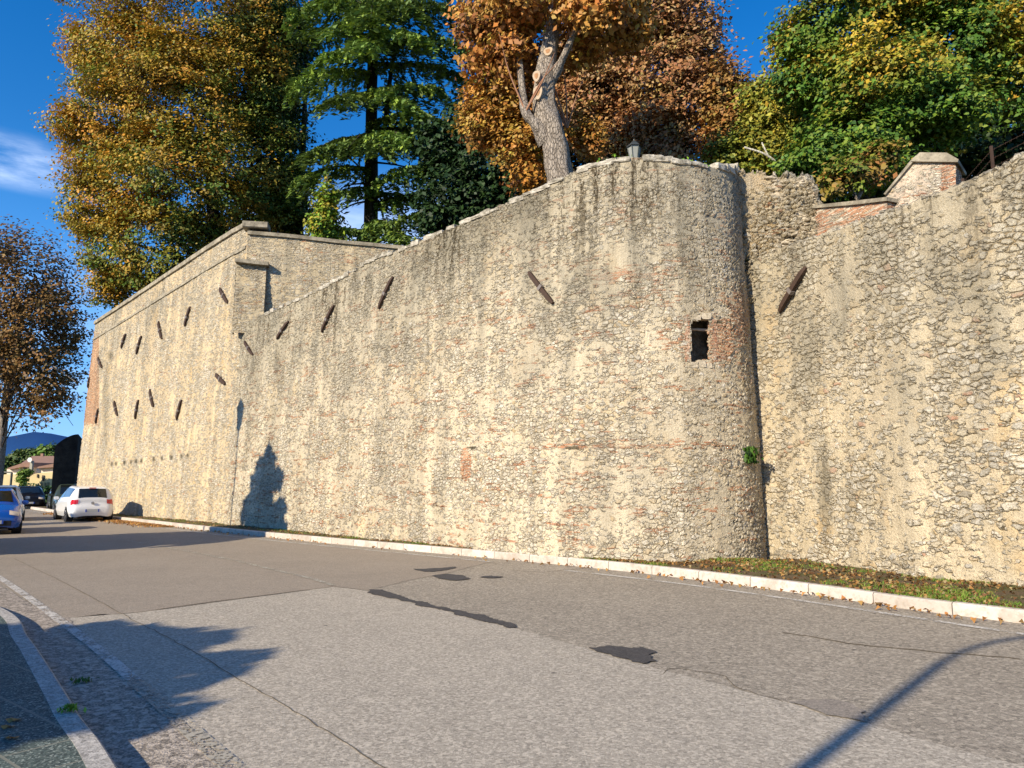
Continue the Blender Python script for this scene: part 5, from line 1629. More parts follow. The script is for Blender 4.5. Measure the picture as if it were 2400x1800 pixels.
cpm.prism(capp, gn * 0.78)
cpm.build('cap', M_coping, pier, True)
cpm = MB()
slp = px_plane([ZZ(1172, 330), ZZ(1185, 335), ZZ(1392, 88), ZZ(1376, 76)], gp0 - gn * 0.06, gtd)
cpm.prism(slp, gn * 0.72); cpm.build('sloping_coping', M_coping, pier, True)

lwr = tag(empty('parapet_wall', (8.3, 15.5, 6)), 'low brick parapet with rounded grey coping between the broken wall and the pier', 'wall')
wp0 = Vector((7.05, 13.85, 0)); wtd = Vector((-0.35, 0.93, 0)).normalized()
save = (gtd, gn); gtd2 = wtd; gn2 = Vector((wtd.y, -wtd.x, 0))
polyw = px_plane([ZZ(1195, 700), ZZ(1195, 378), ZZ(950, 408), ZZ(560, 440), ZZ(560, 700)], wp0, wtd)
masonry_prism('body', polyw, gn2 * 0.4, M_pier, lwr, brick=lambda u, v: 0.55 + 0 * u)
cpm = MB()
cw = px_plane([ZZ(1195, 380), ZZ(1195, 352), ZZ(940, 382), ZZ(680, 410), ZZ(560, 418), ZZ(560, 444), ZZ(950, 410)], wp0 - gn2 * 0.06, wtd)
cpm.prism(cw, gn2 * 0.5); cpm.build('coping', M_coping, lwr, True)

# wire fence on the right wall
fence = tag(empty('wire_fence', (8.5, 10.8, 6)), 'rusty posts with thin strands of barbed wire on the right wall top', 'fence')
Pr, sr, Nr, Hr = info_r
def on_r(u, off=0.55, dz=0.0):
    best = min(range(len(sr)), key=lambda k: abs(project(Pr[k, 0] + Nr[k, 0] * off, Pr[k, 1] + Nr[k, 1] * off, Hr[k])[0] - u))
    return Vector((Pr[best, 0] + Nr[best, 0] * off, Pr[best, 1] + Nr[best, 1] * off, Hr[best] + dz))
posts = [on_r(2262, 1.3, -0.3), on_r(2330, 0.6, -0.3), on_r(2560, 0.6, -0.3)]
for p in posts:
    m_ = MB(); m_.box(p + Vector((0, 0, 0.42)), (0.035, 0.035, 0.9)); m_.build('post', M_iron, fence, True)
for zz in (0.38, 0.52, 0.66, 0.80):
    m_ = MB(); m_.tube([posts[0] + Vector((0, 0, zz)), posts[1] + Vector((0, 0, zz)), posts[2] + Vector((0, 0, zz))], 0.0035, 5)
    for k in range(34):
        f = k / 33 * 2
        a, b = (posts[0], posts[1]) if f < 1 else (posts[1], posts[2])
        q = a.lerp(b, f if f < 1 else f - 1) + Vector((0, 0, zz))
        m_.tube([q + Vector((0, 0, -0.02)), q + Vector((0.01, 0, 0.02))], 0.0025, 4)
    m_.build('wire', M_iron, fence, True)

# ------------------------------------------------------------------ small plants, grass, leaf litter
def tuft(name, c, n, r, h, cols, label, seed, cat='plant', group=None, lean=Vector((0, 0, 0)), leafy=0.0):
    if 'kerb' in label: leafy = -0.03
    rng = np.random.default_rng(seed)
    root = tag(empty(name, c), label, cat, group)
    pts = np.array(tuple(c)) + rng.normal(size=(n, 3)) * np.array([r, r * 0.8, 0])
    pts[:, 2] = c[2] + rng.random(n) * h
    pts += np.outer(rng.random(n), np.array(tuple(lean)))
    cl = np.array(cols)[rng.integers(0, len(cols), n)] * rng.uniform(0.6, 1.4, (n, 1))
    nr = norm(rng.normal(size=(n, 3)) + np.array([-0.3, -0.6, 0.6]))
    leaf_mesh('leaves', pts, nr, 0.05 + leafy, cl, root, rng, 1.6, axis=np.tile([0, 0, 1.0], (n, 1)))
    return root
GR = [(0.07, 0.18, 0.015), (0.12, 0.25, 0.02), (0.045, 0.11, 0.012)]
hp, hn = ray_hit(B_mid, 1760, 1066)
if hp is None: hp = Vector((5.2, 15.3, 2.4))
tuft('wall_plant', hp + Vector((-0.10, -0.14, -0.16)), 340, 0.085, 0.30, [(0.035, 0.085, 0.012), (0.06, 0.13, 0.015), (0.025, 0.055, 0.01)], 'small green bush rooted in the crevice beside the round tower', 3, leafy=0.02)
for k, (u, v, n) in enumerate(((1440, 372, 90), (1468, 368, 60), (1583, 378, 120), (1612, 380, 120), (1640, 384, 110), (1425, 378, 40))):
    p, _ = ray_hit(B_mid, u, v + 7)
    if p is None: continue
    lab = ['green weeds left of the lantern on the tower top', 'tiny weeds right under the lantern', 'weeds on the tower top, nearest right of the lantern', 'weed clump in the middle of the tower top right side', 'weeds on the tower top near the pale quoin stones', 'smallest weed sprig on the left slope of the tower top'][k]
    tuft('weed', p + Vector((0, 0.25, 0.03)), n, 0.13, 0.11, [(0.12, 0.30, 0.02), (0.20, 0.36, 0.03)], lab, 30 + k, group='weeds on the tower top')

rng = np.random.default_rng(99)
def verge_points(n, seed, umin=-200, umax=2700, bias=None):
    rg_ = np.random.default_rng(seed)
    out = []
    m = len(rows)
    while len(out) < n:
        i = rg_.integers(0, m - 1); f = rg_.random()
        a = rows[i][0].lerp(rows[i + 1][0], rg_.random()); b = rows[i][NK]
        p = a.lerp(b, f)
        if p.y > 45 or p.y < 5: continue
        h = Bv.ray_cast(Vector((p.x, p.y, 3)), Vector((0, 0, -1)))
        if h[0] is None: continue
        u, v = project(p.x, p.y, 0.15)
        if u > umax or u < umin: continue
        if p.y > 20 and rg_.random() > 0.5: continue
        if bias is not None and not bias(p, rg_): continue
        out.append(tuple(h[0]))
    return np.array(out)
gpnt = verge_points(4800, 5, bias=lambda p, r_: noise.noise(p * 0.8) + 0.5 * noise.noise(p * 2.9) > r_.uniform(-0.05, 0.45))
gpt = np.repeat(gpnt, 7, axis=0) + rng.normal(size=(len(gpnt) * 7, 3)) * np.array([0.035, 0.035, 0])
n = len(gpt)
hgt = rng.uniform(0.012, 0.05, n) * np.repeat(rng.uniform(0.5, 1.5, len(gpnt)), 7)
dirs = norm(rng.normal(size=(n, 3)) * np.array([0.5, 0.5, 0.1]) + np.array([0, 0, 1.0]))
sdv = norm(np.cross(dirs, rng.normal(size=(n, 3))))
wd = rng.uniform(0.004, 0.010, n)[:, None]
Vg = np.stack([gpt - sdv * wd, gpt + sdv * wd, gpt + dirs * hgt[:, None]], 1).reshape(-1, 3)
me = np_mesh('grass', Vg, np.arange(3 * n).reshape(n, 3))
gc = np.array([(0.13, 0.24, 0.025), (0.19, 0.27, 0.035), (0.06, 0.12, 0.015), (0.28, 0.24, 0.07)])[rng.integers(0, 4, n)]
set_col(me, np.repeat(gc, 3, axis=0))
tag(link_mesh('grass', me, M_leaf), 'short green grass and weeds on the verge at the foot of the walls', 'grass', kind='stuff')

def litter(pts, size, cols, label, seed, name='fallen_leaves'):
    rg_ = np.random.default_rng(seed)
    n = len(pts)
    nr = norm(rg_.normal(size=(n, 3)) * 0.45 + np.array([0, 0, 1.0]))
    cl = np.array(cols)[rg_.integers(0, len(cols), n)] * rg_.uniform(0.6, 1.3, (n, 1))
    o = leaf_mesh(name, pts + np.array([0, 0, size * 0.25]), nr, size, cl, None, rg_, 1.1, fold=0.9)
    return tag(o, label, 'fallen leaves', kind='stuff')
LC = [(0.34, 0.17, 0.05), (0.24, 0.12, 0.045), (0.42, 0.24, 0.08), (0.16, 0.08, 0.035), (0.40, 0.30, 0.14)]
lp1 = verge_points(5200, 17, bias=lambda p, r_: noise.noise(p * 0.7 + Vector((5, 0, 0))) > r_.uniform(-0.5, 0.3))
litter(lp1, 0.055, LC, 'brown fallen leaves scattered over the grass verge under the walls', 4)
# leaves on the road along the kerb, thick near the white car
pts = []
rk = random.Random(8)
for i in range(len(kden) - 1):
    p = kden[i]
    t = (kden[i + 1] - p)
    nn = Vector((-t.y, t.x, 0)).normalized()
    if nn.y > 0: nn = -nn
    if p.y < 6 or p.y > 42: continue
    dens = 26 if 27.5 < p.y < 40 else (2 if p.y < 20 else 4)
    for k in range(dens if dens > 4 else (1 if rk.random() < dens * 0.22 else 0)):
        o_ = abs(rk.gauss(0, 0.38 if dens > 4 else 0.16)) + 0.03
        q = p + t * rk.random() + nn * o_
        pts.append((q.x, q.y, 0.012))
litter(np.array(pts), 0.07, [(0.46, 0.22, 0.06), (0.36, 0.16, 0.05), (0.5, 0.3, 0.1)], 'orange fallen leaves gathered along the pale kerb', 6)
for k, (u, v) in enumerate(((25, 1688), (20, 1730), (12, 1704))):
    g_ = ground(u, v, 0.125)
    me_pts = np.array([[g_.x + dx, g_.y + dy, 0.128] for dx, dy in ((0, 0), (0.03, 0.01), (-0.02, 0.02))])
    rg_ = np.random.default_rng(k)
    o = leaf_mesh('fallen_leaf', me_pts, norm(np.array([[0.1, 0, 1.0], [0, 0.2, 1], [-0.2, 0, 1]])), 0.055, np.array([(0.55, 0.26, 0.07)] * 3), None, rg_, 1.1)
    tag(o, ['single orange leaf on the green pavement tiles, farthest of three', 'single orange leaf on the green pavement tiles, nearest the camera', 'tiny orange leaf fragment between the other two pavement leaves'][k], 'fallen leaf', 'orange leaves on the pavement')
gk = ground(165, 1664, 0.13)
tuft('weed', gk, 80, 0.028, 0.03, [(0.14, 0.28, 0.02), (0.22, 0.34, 0.04)], 'grass tuft sprouting from the left kerb', 77)
gk = ground(190, 1598, 0.01)
tuft('weed', gk, 50, 0.05, 0.02, [(0.07, 0.14, 0.03), (0.1, 0.16, 0.03)], 'shaded weed in the gutter beside the left kerb', 78)

# ------------------------------------------------------------------ vehicles
def car_paint(name, col, rough=0.28):
    m, t, out = new_mat(name)
    p = finish(t, out, col, rough, None, spec=0.5, coat=0.6)
    return m
M_cglass = car_paint('car_glass', (0.012, 0.015, 0.014), 0.06)
M_tyre = simple_mat('tyre_rubber', (0.02, 0.02, 0.021), 0.85)
M_rim = simple_mat('rim_metal', (0.42, 0.42, 0.43), 0.3, 0.8)
M_black = simple_mat('black_plastic', (0.015, 0.015, 0.016), 0.6)
M_tail = car_paint('tail_lamp_red', (0.55, 0.012, 0.02), 0.15)
M_head = car_paint('head_lamp_clear', (0.75, 0.62, 0.48), 0.12)
M_plate = simple_mat('plate_white', (0.42, 0.43, 0.42), 0.5)
M_plateblue = simple_mat('plate_blue', (0.03, 0.08, 0.40), 0.5)
M_chrome = simple_mat('badge_metal', (0.45, 0.45, 0.46), 0.25, 0.9)

def catm(P, t):
    """1-D Catmull-Rom along axis 0 of array P at parameters t in [0, n-1]"""
    n = len(P)
    i = np.clip(np.floor(t).astype(int), 0, n - 2); f = (t - i)
    f = f.reshape(f.shape + (1,) * (P.ndim - 1))
    g = lambda k: P[np.clip(k, 0, n - 1)]
    a, b, c, d = g(i - 1), g(i), g(i + 1), g(i + 2)
    return 0.5 * (2 * b + (c - a) * f + (2 * a - 5 * b + 4 * c - d) * f * f + (3 * b - a - 3 * c + d) * f ** 3)

class Car:
    """rows run from the front bumper over the roof to the rear bumper; columns from the centre line down the side"""
    def __init__(self, rows, width):
        hw = width / 2
        G_ = []
        for (x, z, wt_, xb, zb_, wb_, xm, wm) in rows:
            zb_ = min(zb_, z - 0.02); zm = min(0.52, zb_ - 0.02); zl = 0.22
            G_.append([(x, 0, z + 0.015), (x, 0.55 * wt_ * hw, z + 0.008), (x * 0.995, wt_ * hw, z - 0.035), (xb, wb_ * hw, zb_), (xm, wm * hw, zm), (xm, (wm - 0.015) * hw, (zm + zl) / 2), (xm * 0.99, (wm - 0.07) * hw, zl)])
        self.C = np.array(G_)
        self.nr, self.nc = self.C.shape[:2]
    def S(self, r, c, off=0.0):
        r = np.atleast_1d(np.array(r, float)); c = np.atleast_1d(np.array(c, float))
        def ev(r_, c_):
            A = catm(self.C, r_)                       # (R, nc, 3)
            A = np.swapaxes(A, 0, 1)                   # (nc, R, 3)
            return np.swapaxes(catm(A, c_), 0, 1)      # (R, Cc, 3)
        P = ev(r, c)
        if off:
            e = 1e-2
            dr = ev(np.clip(r + e, 0, self.nr - 1), c) - ev(np.clip(r - e, 0, self.nr - 1), c)
            dc = ev(r, np.clip(c + e, 0, self.nc - 1)) - ev(r, np.clip(c - e, 0, self.nc - 1))
            n = np.cross(dc, dr)
            n /= (np.linalg.norm(n, axis=-1, keepdims=True) + 1e-9)
            # outward = away from the car's middle
            mid_ = np.array([0, 0, 0.6])
            sgn = np.sign(np.sum(n * (P - mid_), -1, keepdims=True)); sgn[sgn == 0] = 1
            P = P + n * sgn * off
        return P
    def grid(self, name, r0, r1, c0, c1, mat, parent, nr=8, nc=8, off=0.006, mirror=False, both=False):
        R = np.linspace(r0, r1, nr); Cc = np.linspace(c0, c1, nc)
        P = self.S(R, Cc, off)
        out = []
        def mk(Pp):
            idx = np.arange(nr * nc).reshape(nr, nc)
            f = np.stack([idx[:-1, :-1], idx[1:, :-1], idx[1:, 1:], idx[:-1, 1:]], -1).reshape(-1, 4)
            me = np_mesh(name, Pp.reshape(-1, 3), f, True)
            return link_mesh(name, me, mat, parent, False)
        if both: # spans the centre line
            Q = P[:, ::-1].copy(); Q[..., 1] *= -1
            W = np.concatenate([Q[:, :-1], P], 1)
            a, b = W.shape[:2]
            idx = np.arange(a * b).reshape(a, b)
            f = np.stack([idx[:-1, :-1], idx[1:, :-1], idx[1:, 1:], idx[:-1, 1:]], -1).reshape(-1, 4)
            return link_mesh(name, np_mesh(name, W.reshape(-1, 3), f, True), mat, parent, False)
        if mirror:
            P = P.copy(); P[..., 1] *= -1
        return mk(P)
    def body(self, mat, parent, name='body'):
        o = self.grid(name, 0, self.nr - 1, 0, self.nc - 1, mat, parent, (self.nr - 1) * 6 + 1, (self.nc - 1) * 5 + 1, 0.0, both=True)
        return o

def wheel(root, x, y, r, wd, side):
    m_ = MB(); n = 24
    prof = [(r * 0.62, wd / 2), (r * 0.92, wd / 2), (r, wd * 0.36), (r, -wd * 0.36), (r * 0.92, -wd / 2), (r * 0.62, -wd / 2)]
    vs = []
    for k in range(n):
        a = 2 * math.pi * k / n
        for (rr_, yy) in prof: vs.append(Vector((x + rr_ * math.cos(a), y + yy, r + rr_ * math.sin(a))))
    p = len(prof); fs = []
    for k in range(n):
        k2 = (k + 1) % n
        for j in range(p): fs.append((k * p + j, k * p + (j + 1) % p, k2 * p + (j + 1) % p, k2 * p + j))
    m_.add(vs, fs, True)
    wh = m_.build('wheel', M_tyre, root)
    ri = MB(); yo = y + side * wd * 0.42
    ring = [Vector((x + r * 0.64 * math.cos(2 * math.pi * k / n), yo, r + r * 0.64 * math.sin(2 * math.pi * k / n))) for k in range(n)]
    ri.add(ring, [tuple(range(n))])
    for k in range(5):
        a = 2 * math.pi * k / 5
        ri.box((x + r * 0.32 * math.cos(a), yo + side * 0.012, r + r * 0.32 * math.sin(a)), (r * 0.6, 0.02, r * 0.12), Matrix.Rotation(-a, 3, 'Y'))
    o = ri.build('rim', M_rim, wh)
    ar = MB()
    ring = [Vector((x + r * 1.16 * math.cos(math.pi * k / 12 * 2), y - side * 0.02, r + r * 1.13 * math.sin(math.pi * k / 12 * 2))) for k in range(12)]
    return wh

def arch(root, x, y, r, side):
    ar = MB(); n = 20
    ring0 = [Vector((x + r * 1.17 * math.cos(2 * math.pi * k / n), y, r + r * 1.14 * math.sin(2 * math.pi * k / n))) for k in range(n)]
    ring1 = [p - Vector((0, side * 0.25, 0)) for p in ring0]
    ar.add(ring0 + ring1, [tuple(range(n))] + [(k, (k + 1) % n, n + (k + 1) % n, n + k) for k in range(n)])
    return ar.build('wheel_arch', M_black, root)

def make_car(style, loc, heading, label, paint, length, width, height, front_detail=True, dark=False):
    root = tag(empty('car', loc, heading), label, 'car')
    h = height; L2 = length / 2
    if style == 'hatch':
        rows_ = [(L2 - 0.05, 0.24, 0.62, L2 - 0.08, 0.22, 0.70, L2 - 0.15, 0.78), (L2, 0.42, 0.68, L2 - 0.06, 0.38, 0.80, L2 - 0.16, 0.88), (L2 - 0.03, 0.60, 0.70, L2 - 0.12, 0.54, 0.86, L2 - 0.28, 0.95),
                 (L2 - 0.18, 0.74, 0.70, L2 - 0.28, 0.64, 0.90, L2 - 0.5, 0.99), (L2 - 0.85, 0.92, 0.72, L2 - 0.85, 0.80, 0.93, L2 - 0.9, 1.0), (L2 - 1.05, 0.97, 0.74, L2 - 1.1, 0.88, 0.94, L2 - 1.15, 1.0),
                 (L2 - 1.65, h - 0.10, 0.66, L2 - 1.35, 0.93, 0.94, L2 - 1.45, 1.0), (L2 - 2.0, h - 0.01, 0.67, L2 - 1.9, 0.95, 0.95, L2 - 1.9, 1.0), (0 - L2 * 0.25, h, 0.69, -L2 * 0.25, 0.97, 0.96, -L2 * 0.25, 1.0),
                 (-L2 + 0.55, h - 0.05, 0.68, -L2 + 0.5, 1.0, 0.95, -L2 + 0.6, 1.0), (-L2 + 0.28, h - 0.13, 0.66, -L2 + 0.3, 1.0, 0.92, -L2 + 0.4, 0.99), (-L2 + 0.10, 1.00, 0.70, -L2 + 0.22, 0.93, 0.88, -L2 + 0.32, 0.97),
                 (-L2 + 0.07, 0.78, 0.72, -L2 + 0.17, 0.72, 0.87, -L2 + 0.25, 0.96), (-L2, 0.58, 0.72, -L2 + 0.10, 0.54, 0.86, -L2 + 0.2, 0.95), (-L2, 0.38, 0.72, -L2 + 0.08, 0.36, 0.85, -L2 + 0.17, 0.92), (-L2 + 0.05, 0.24, 0.68, -L2 + 0.1, 0.22, 0.80, -L2 + 0.2, 0.86)]
        ws = (5.15, 6.05); rw = (9.95, 10.95); sw = (6.2, 9.3); tailr = (11.0, 12.3); headr = (2.05, 3.2)
    elif style == 'sedan':
        rows_ = [(L2 - 0.05, 0.24, 0.62, L2 - 0.08, 0.22, 0.70, L2 - 0.15, 0.78), (L2, 0.42, 0.68, L2 - 0.06, 0.38, 0.80, L2 - 0.16, 0.88), (L2 - 0.03, 0.62, 0.72, L2 - 0.12, 0.56, 0.86, L2 - 0.28, 0.95),
                 (L2 - 0.2, 0.76, 0.74, L2 - 0.3, 0.68, 0.90, L2 - 0.5, 0.99), (L2 - 1.0, 0.90, 0.76, L2 - 1.0, 0.80, 0.93, L2 - 1.0, 1.0), (L2 - 1.2, 0.95, 0.76, L2 - 1.2, 0.88, 0.94, L2 - 1.2, 1.0),
                 (L2 - 1.85, h - 0.08, 0.64, L2 - 1.55, 0.93, 0.94, L2 - 1.6, 1.0), (L2 - 2.2, h, 0.66, L2 - 2.1, 0.95, 0.95, L2 - 2.1, 1.0), (-L2 * 0.2, h, 0.67, -L2 * 0.2, 0.96, 0.96, -L2 * 0.2, 1.0),
                 (-L2 + 1.3, h - 0.08, 0.64, -L2 + 1.1, 0.98, 0.95, -L2 + 1.1, 1.0), (-L2 + 0.7, 1.02, 0.72, -L2 + 0.6, 0.96, 0.92, -L2 + 0.6, 0.99), (-L2 + 0.1, 0.98, 0.74, -L2 + 0.15, 0.9, 0.88, -L2 + 0.3, 0.97),
                 (-L2, 0.6, 0.74, -L2 + 0.1, 0.56, 0.86, -L2 + 0.2, 0.95), (-L2 + 0.05, 0.24, 0.68, -L2 + 0.1, 0.22, 0.80, -L2 + 0.2, 0.86)]
        ws = (5.15, 6.05); rw = (9.0, 9.9); sw = (6.2, 8.8); tailr = (11.0, 12.0); headr = (2.05, 3.1)
    cr = Car(rows_, width)
    cr.body(paint, root)
    cr.grid('windscreen', ws[0], ws[1], 0, 1.75, M_cglass, root, 8, 8, 0.008, both=True)
    cr.grid('rear_window', rw[0], rw[1], 0, 1.72, M_cglass, root, 8, 8, 0.010, both=True)
    for mi in (False, True):
        cr.grid('side_window', sw[0], (sw[0] + sw[1]) / 2 - 0.06, 2.12, 2.88, M_cglass, root, 8, 6, 0.008, mirror=mi)
        cr.grid('side_window', (sw[0] + sw[1]) / 2 + 0.06, sw[1], 2.12, 2.88, M_cglass, root, 8, 6, 0.008, mirror=mi)
        # lamps
        cr.grid('taillight', tailr[0] + 0.15, tailr[1] - 0.3, 1.65, 3.25, M_tail, root, 8, 10, 0.014, mirror=mi)
        cr.grid('headlight', headr[0] + 0.15, headr[1] - 0.15, 1.35, 2.7, M_head, root, 8, 8, 0.014, mirror=mi)
        sd_ = -1 if mi else 1
        mr = MB(); mr.box((L2 - 1.5, sd_ * (width / 2 + 0.10), 0.98), (0.12, 0.2, 0.14)); mr.build('mirror', paint, root, bevel=0.03)
    # sills, bumper insets, plates
    b = MB(); b.box((0, 0, 0.24), (length - 0.7, width * 0.86, 0.14)); b.build('underbody', M_black, root)
    b = MB(); b.box((L2 + 0.005, 0, 0.36), (0.03, width * 0.60, 0.16)); b.build('grille', M_black, root, bevel=0.01)
    b = MB(); b.box((L2 + 0.03, 0, 0.40), (0.015, 0.50, 0.11)); pf = b.build('number_plate', M_plate, root)
    for s_ in (-1, 1):
        b = MB(); b.box((L2 + 0.034, s_ * 0.228, 0.40), (0.012, 0.045, 0.11)); b.build('plate_band', M_plateblue, pf)
    b = MB(); b.box((-L2 - 0.005, 0, 0.47), (0.015, 0.52, 0.12)); pr = b.build('number_plate', M_plate, root)
    for s_ in (-1, 1):
        b = MB(); b.box((-L2 - 0.010, s_ * 0.238, 0.47), (0.012, 0.045, 0.12)); b.build('plate_band', M_plateblue, pr)
    b = MB(); b.tube([(-L2 + 0.05, 0, 0.79), (-L2 + 0.0, 0, 0.79)], 0.06, 16); b.build('badge', M_chrome, root)
    b = MB(); b.box((-L2 + 0.24, 0, h - 0.075), (0.05, 0.26, 0.035)); b.build('brake_light', M_tail, root)
    b = MB()
    for x_, sg in ((ws[0] * 0 + L2 - 1.28, 1),):
        b.tube([(L2 - 1.12, -0.45, 0.985), (L2 - 1.35, 0.15, 1.08)], 0.01, 5); b.tube([(L2 - 1.12, 0.1, 0.985), (L2 - 1.35, 0.6, 1.06)], 0.01, 5)
    b.build('wipers', M_black, root)
    r_ = 0.30
    for xx in (L2 - 0.75, -L2 + 0.68):
        for sg in (-1, 1):
            arch(root, xx, sg * (width / 2 * 0.995 + 0.004), r_, sg)
            wheel(root, xx, sg * (width / 2 - 0.09), r_, 0.2, sg)
    return root

def heading_of(dx, dy): return math.atan2(dy, dx)
M_white = car_paint('paint_white', (0.78, 0.78, 0.76), 0.22)
M_blue = car_paint('paint_blue', (0.010, 0.075, 0.36), 0.22)
M_ink = simple_mat('paint_black', (0.006, 0.006, 0.008), 0.35, 0, 0.1)
M_dgreen = car_paint('paint_dark_green', (0.045, 0.06, 0.045), 0.3)
M_silver = car_paint('paint_grey_blue', (0.22, 0.27, 0.34), 0.3)
# white hatchback
ang = math.radians(90 + 40.5)
hd_ = Vector((math.cos(ang), math.sin(ang), 0))
rear = Vector((at(220, 1150, 31.4).x, 31.4, 0))
make_car('hatch', rear + hd_ * 2.0, ang, 'white hatchback seen from behind with red tail lights, beside the bastion', M_white, 4.0, 1.75, 1.50)
# blue hatchback facing the camera
ang2 = math.atan2(-0.80, 0.60)
hd2 = Vector((math.cos(ang2), math.sin(ang2), 0))
fr_ = Vector((at(-8, 1150, 23.2).x, 23.2, 0))
make_car('hatch', fr_ - hd2 * 1.8, ang2, 'bright blue small car facing the camera, cut by the left edge', M_blue, 3.6, 1.55, 1.44)
make_car('sedan', Vector((at(75, 1150, 47).x, 47, -0.0)) - hd2 * 2.2, math.atan2(-0.80, 0.56), 'black car facing the camera between the blue car and the white one', M_ink, 4.4, 1.75, 1.42)
make_car('hatch', Vector((at(152, 1150, 43).x, 43.5, 0)), math.atan2(-0.78, 0.62), 'dark green car half hidden behind the white hatchback', M_dgreen, 4.2, 1.85, 1.60)
make_car('hatch', Vector((at(2, 1150, 33).x, 33, 0)), math.atan2(-0.80, 0.58), 'grey-blue car whose roof shows right behind the blue car', M_silver, 4.2, 1.8, 1.52)

# ------------------------------------------------------------------ far left background
M_ochre = simple_mat('plaster_ochre', (0.62, 0.50, 0.27), 0.9, 0, 0.12, 1.0)
M_cream = simple_mat('plaster_cream', (0.72, 0.62, 0.50), 0.9, 0, 0.08, 1.0)
M_rooft = simple_mat('roof_tiles', (0.27, 0.16, 0.115), 0.9, 0, 0.35, 3.0)
M_shut = simple_mat('shutters', (0.20, 0.19, 0.11), 0.7)
M_wood = simple_mat('dark_opening', (0.07, 0.06, 0.05), 0.8)
Z8 = lambda x, y: (x * 0.1356, 1030 + y * 0.1356)
def facade(name, px, Y, depth, mat, parent):
    m_ = MB(); m_.prism([at(u, v, Y) for u, v in px], Vector((0, depth, 0)))
    return m_.build(name, mat, parent, True)
YH = 88
def house(name, label, cat='house'):
    return tag(empty(name, (at(80, 1134, YH).x, YH, 0)), label, cat, 'old houses at the end of the road')
# low ochre town wall / front house block
hA = house('house', 'ochre house front with three shuttered windows beside the dark wall end')
facade('wall', [Z8(490, 1200), Z8(490, 620), Z8(640, 585), Z8(1010, 555), Z8(1030, 1200)], YH, 6, M_ochre, hA)
facade('upper_wall', [Z8(640, 590), Z8(635, 490), Z8(950, 478), Z8(1020, 480), Z8(1010, 560)], YH + 0.4, 5, M_cream, hA)
facade('roof', [Z8(625, 500), Z8(660, 470), Z8(1040, 395), Z8(1040, 475), Z8(950, 478)], YH - 0.2, 6, M_rooft, hA)
for (a, b, c, d) in ((700, 745, 725, 838), (765, 745, 790, 838), (815, 740, 845, 835), (632, 760, 655, 845)):
    f_ = facade('shutter', [Z8(a, d), Z8(a, b), Z8(c, b), Z8(c, d)], YH - 0.12, 0.10, M_shut, hA)
for (a, b, c, d) in ((725, 620, 760, 715), (635, 600, 658, 660)):
    facade('window', [Z8(a, d), Z8(a, b), Z8(c, b), Z8(c, d)], YH - 0.12, 0.10, M_wood, hA)
hB = house('house', 'house with the large brown hipped roof behind the ochre front')
facade('wall', [Z8(400, 600), Z8(400, 400), Z8(980, 400), Z8(980, 600)], YH + 9, 6, M_ochre, hB)
m_ = MB()
e0, e1, r0_, r1_ = at(*Z8(370, 408), YH + 8.6), at(*Z8(1010, 408), YH + 8.6), at(*Z8(560, 285), YH + 12), at(*Z8(925, 285), YH + 12)
back0, back1 = e0 + Vector((0, 8, 0)), e1 + Vector((0, 8, 0))
m_.add([e0, e1, r1_, r0_, back0, back1], [(0, 1, 2, 3), (0, 3, 4), (1, 5, 2), (3, 2, 5, 4), (0, 4, 5, 1)])
rfB = m_.build('roof', M_rooft, hB, True)
m_ = MB(); m_.box(at(*Z8(735, 280), YH + 12), (0.35, 0.35, 0.6)); m_.build('chimney', M_rooft, rfB, True)
hC = house('house', 'leftmost cream house with a low sloping tiled roof')
facade('wall', [Z8(40, 1200), Z8(45, 610), Z8(110, 600), Z8(300, 600), Z8(490, 640), Z8(490, 1200)], YH + 1, 4, M_ochre, hC)
facade('upper_wall', [Z8(118, 602), Z8(118, 515), Z8(400, 470), Z8(540, 470), Z8(540, 630), Z8(300, 605)], YH + 1.6, 4, M_cream, hC)
facade('roof', [Z8(112, 515), Z8(130, 495), Z8(400, 402), Z8(540, 395), Z8(540, 480), Z8(400, 470), Z8(230, 508)], YH + 1, 5, M_rooft, hC)
mc = MB(); mc.box(at(*Z8(548, 450), YH - 0.2), (0.30, 0.30, 1.15)); ch = mc.build('chimney_stack', simple_mat('chimney_render', (0.36, 0.34, 0.27), 0.9), hC, True)
ds = MB(); c_ = at(*Z8(515, 352), YH - 0.6)
ds.tube([c_ + Vector((0, -0.03, 0)), c_, c_ + Vector((0, 0.06, 0))], [0.28, 0.25, 0.06], 16)
do = tag(ds.build('satellite_dish', simple_mat('dish_white', (0.7, 0.7, 0.68), 0.5), None), 'white satellite dish on the grey chimney stack', 'satellite dish')
# ivy / tree on the wall
bi = at(*Z8(390, 900), YH - 2)
ti = tree_root(Vector((bi.x, YH - 2, 0)), 'bright green creeper tree hanging before the distant ochre wall', 'creeper_tree')
crown('crown', [lobe(*Z8(400, 600), 12, 11, YH - 2), lobe(*Z8(380, 690), 11, 9, YH - 2), lobe(*Z8(480, 560), 11, 7, YH - 2), lobe(*Z8(400, 770), 5, 6, YH - 2)], 300, 12, 0.10, 0.14, pal([(0.14, 0.24, 0.03), (0.22, 0.30, 0.04), (0.07, 0.13, 0.02)]), ti, 15)
mb = MB(); mb.tube([(bi.x, YH - 2, 0), (bi.x, YH - 2, 3.5)], 0.2, 6); mb.build('trunk', M_bark_dark, ti, True)
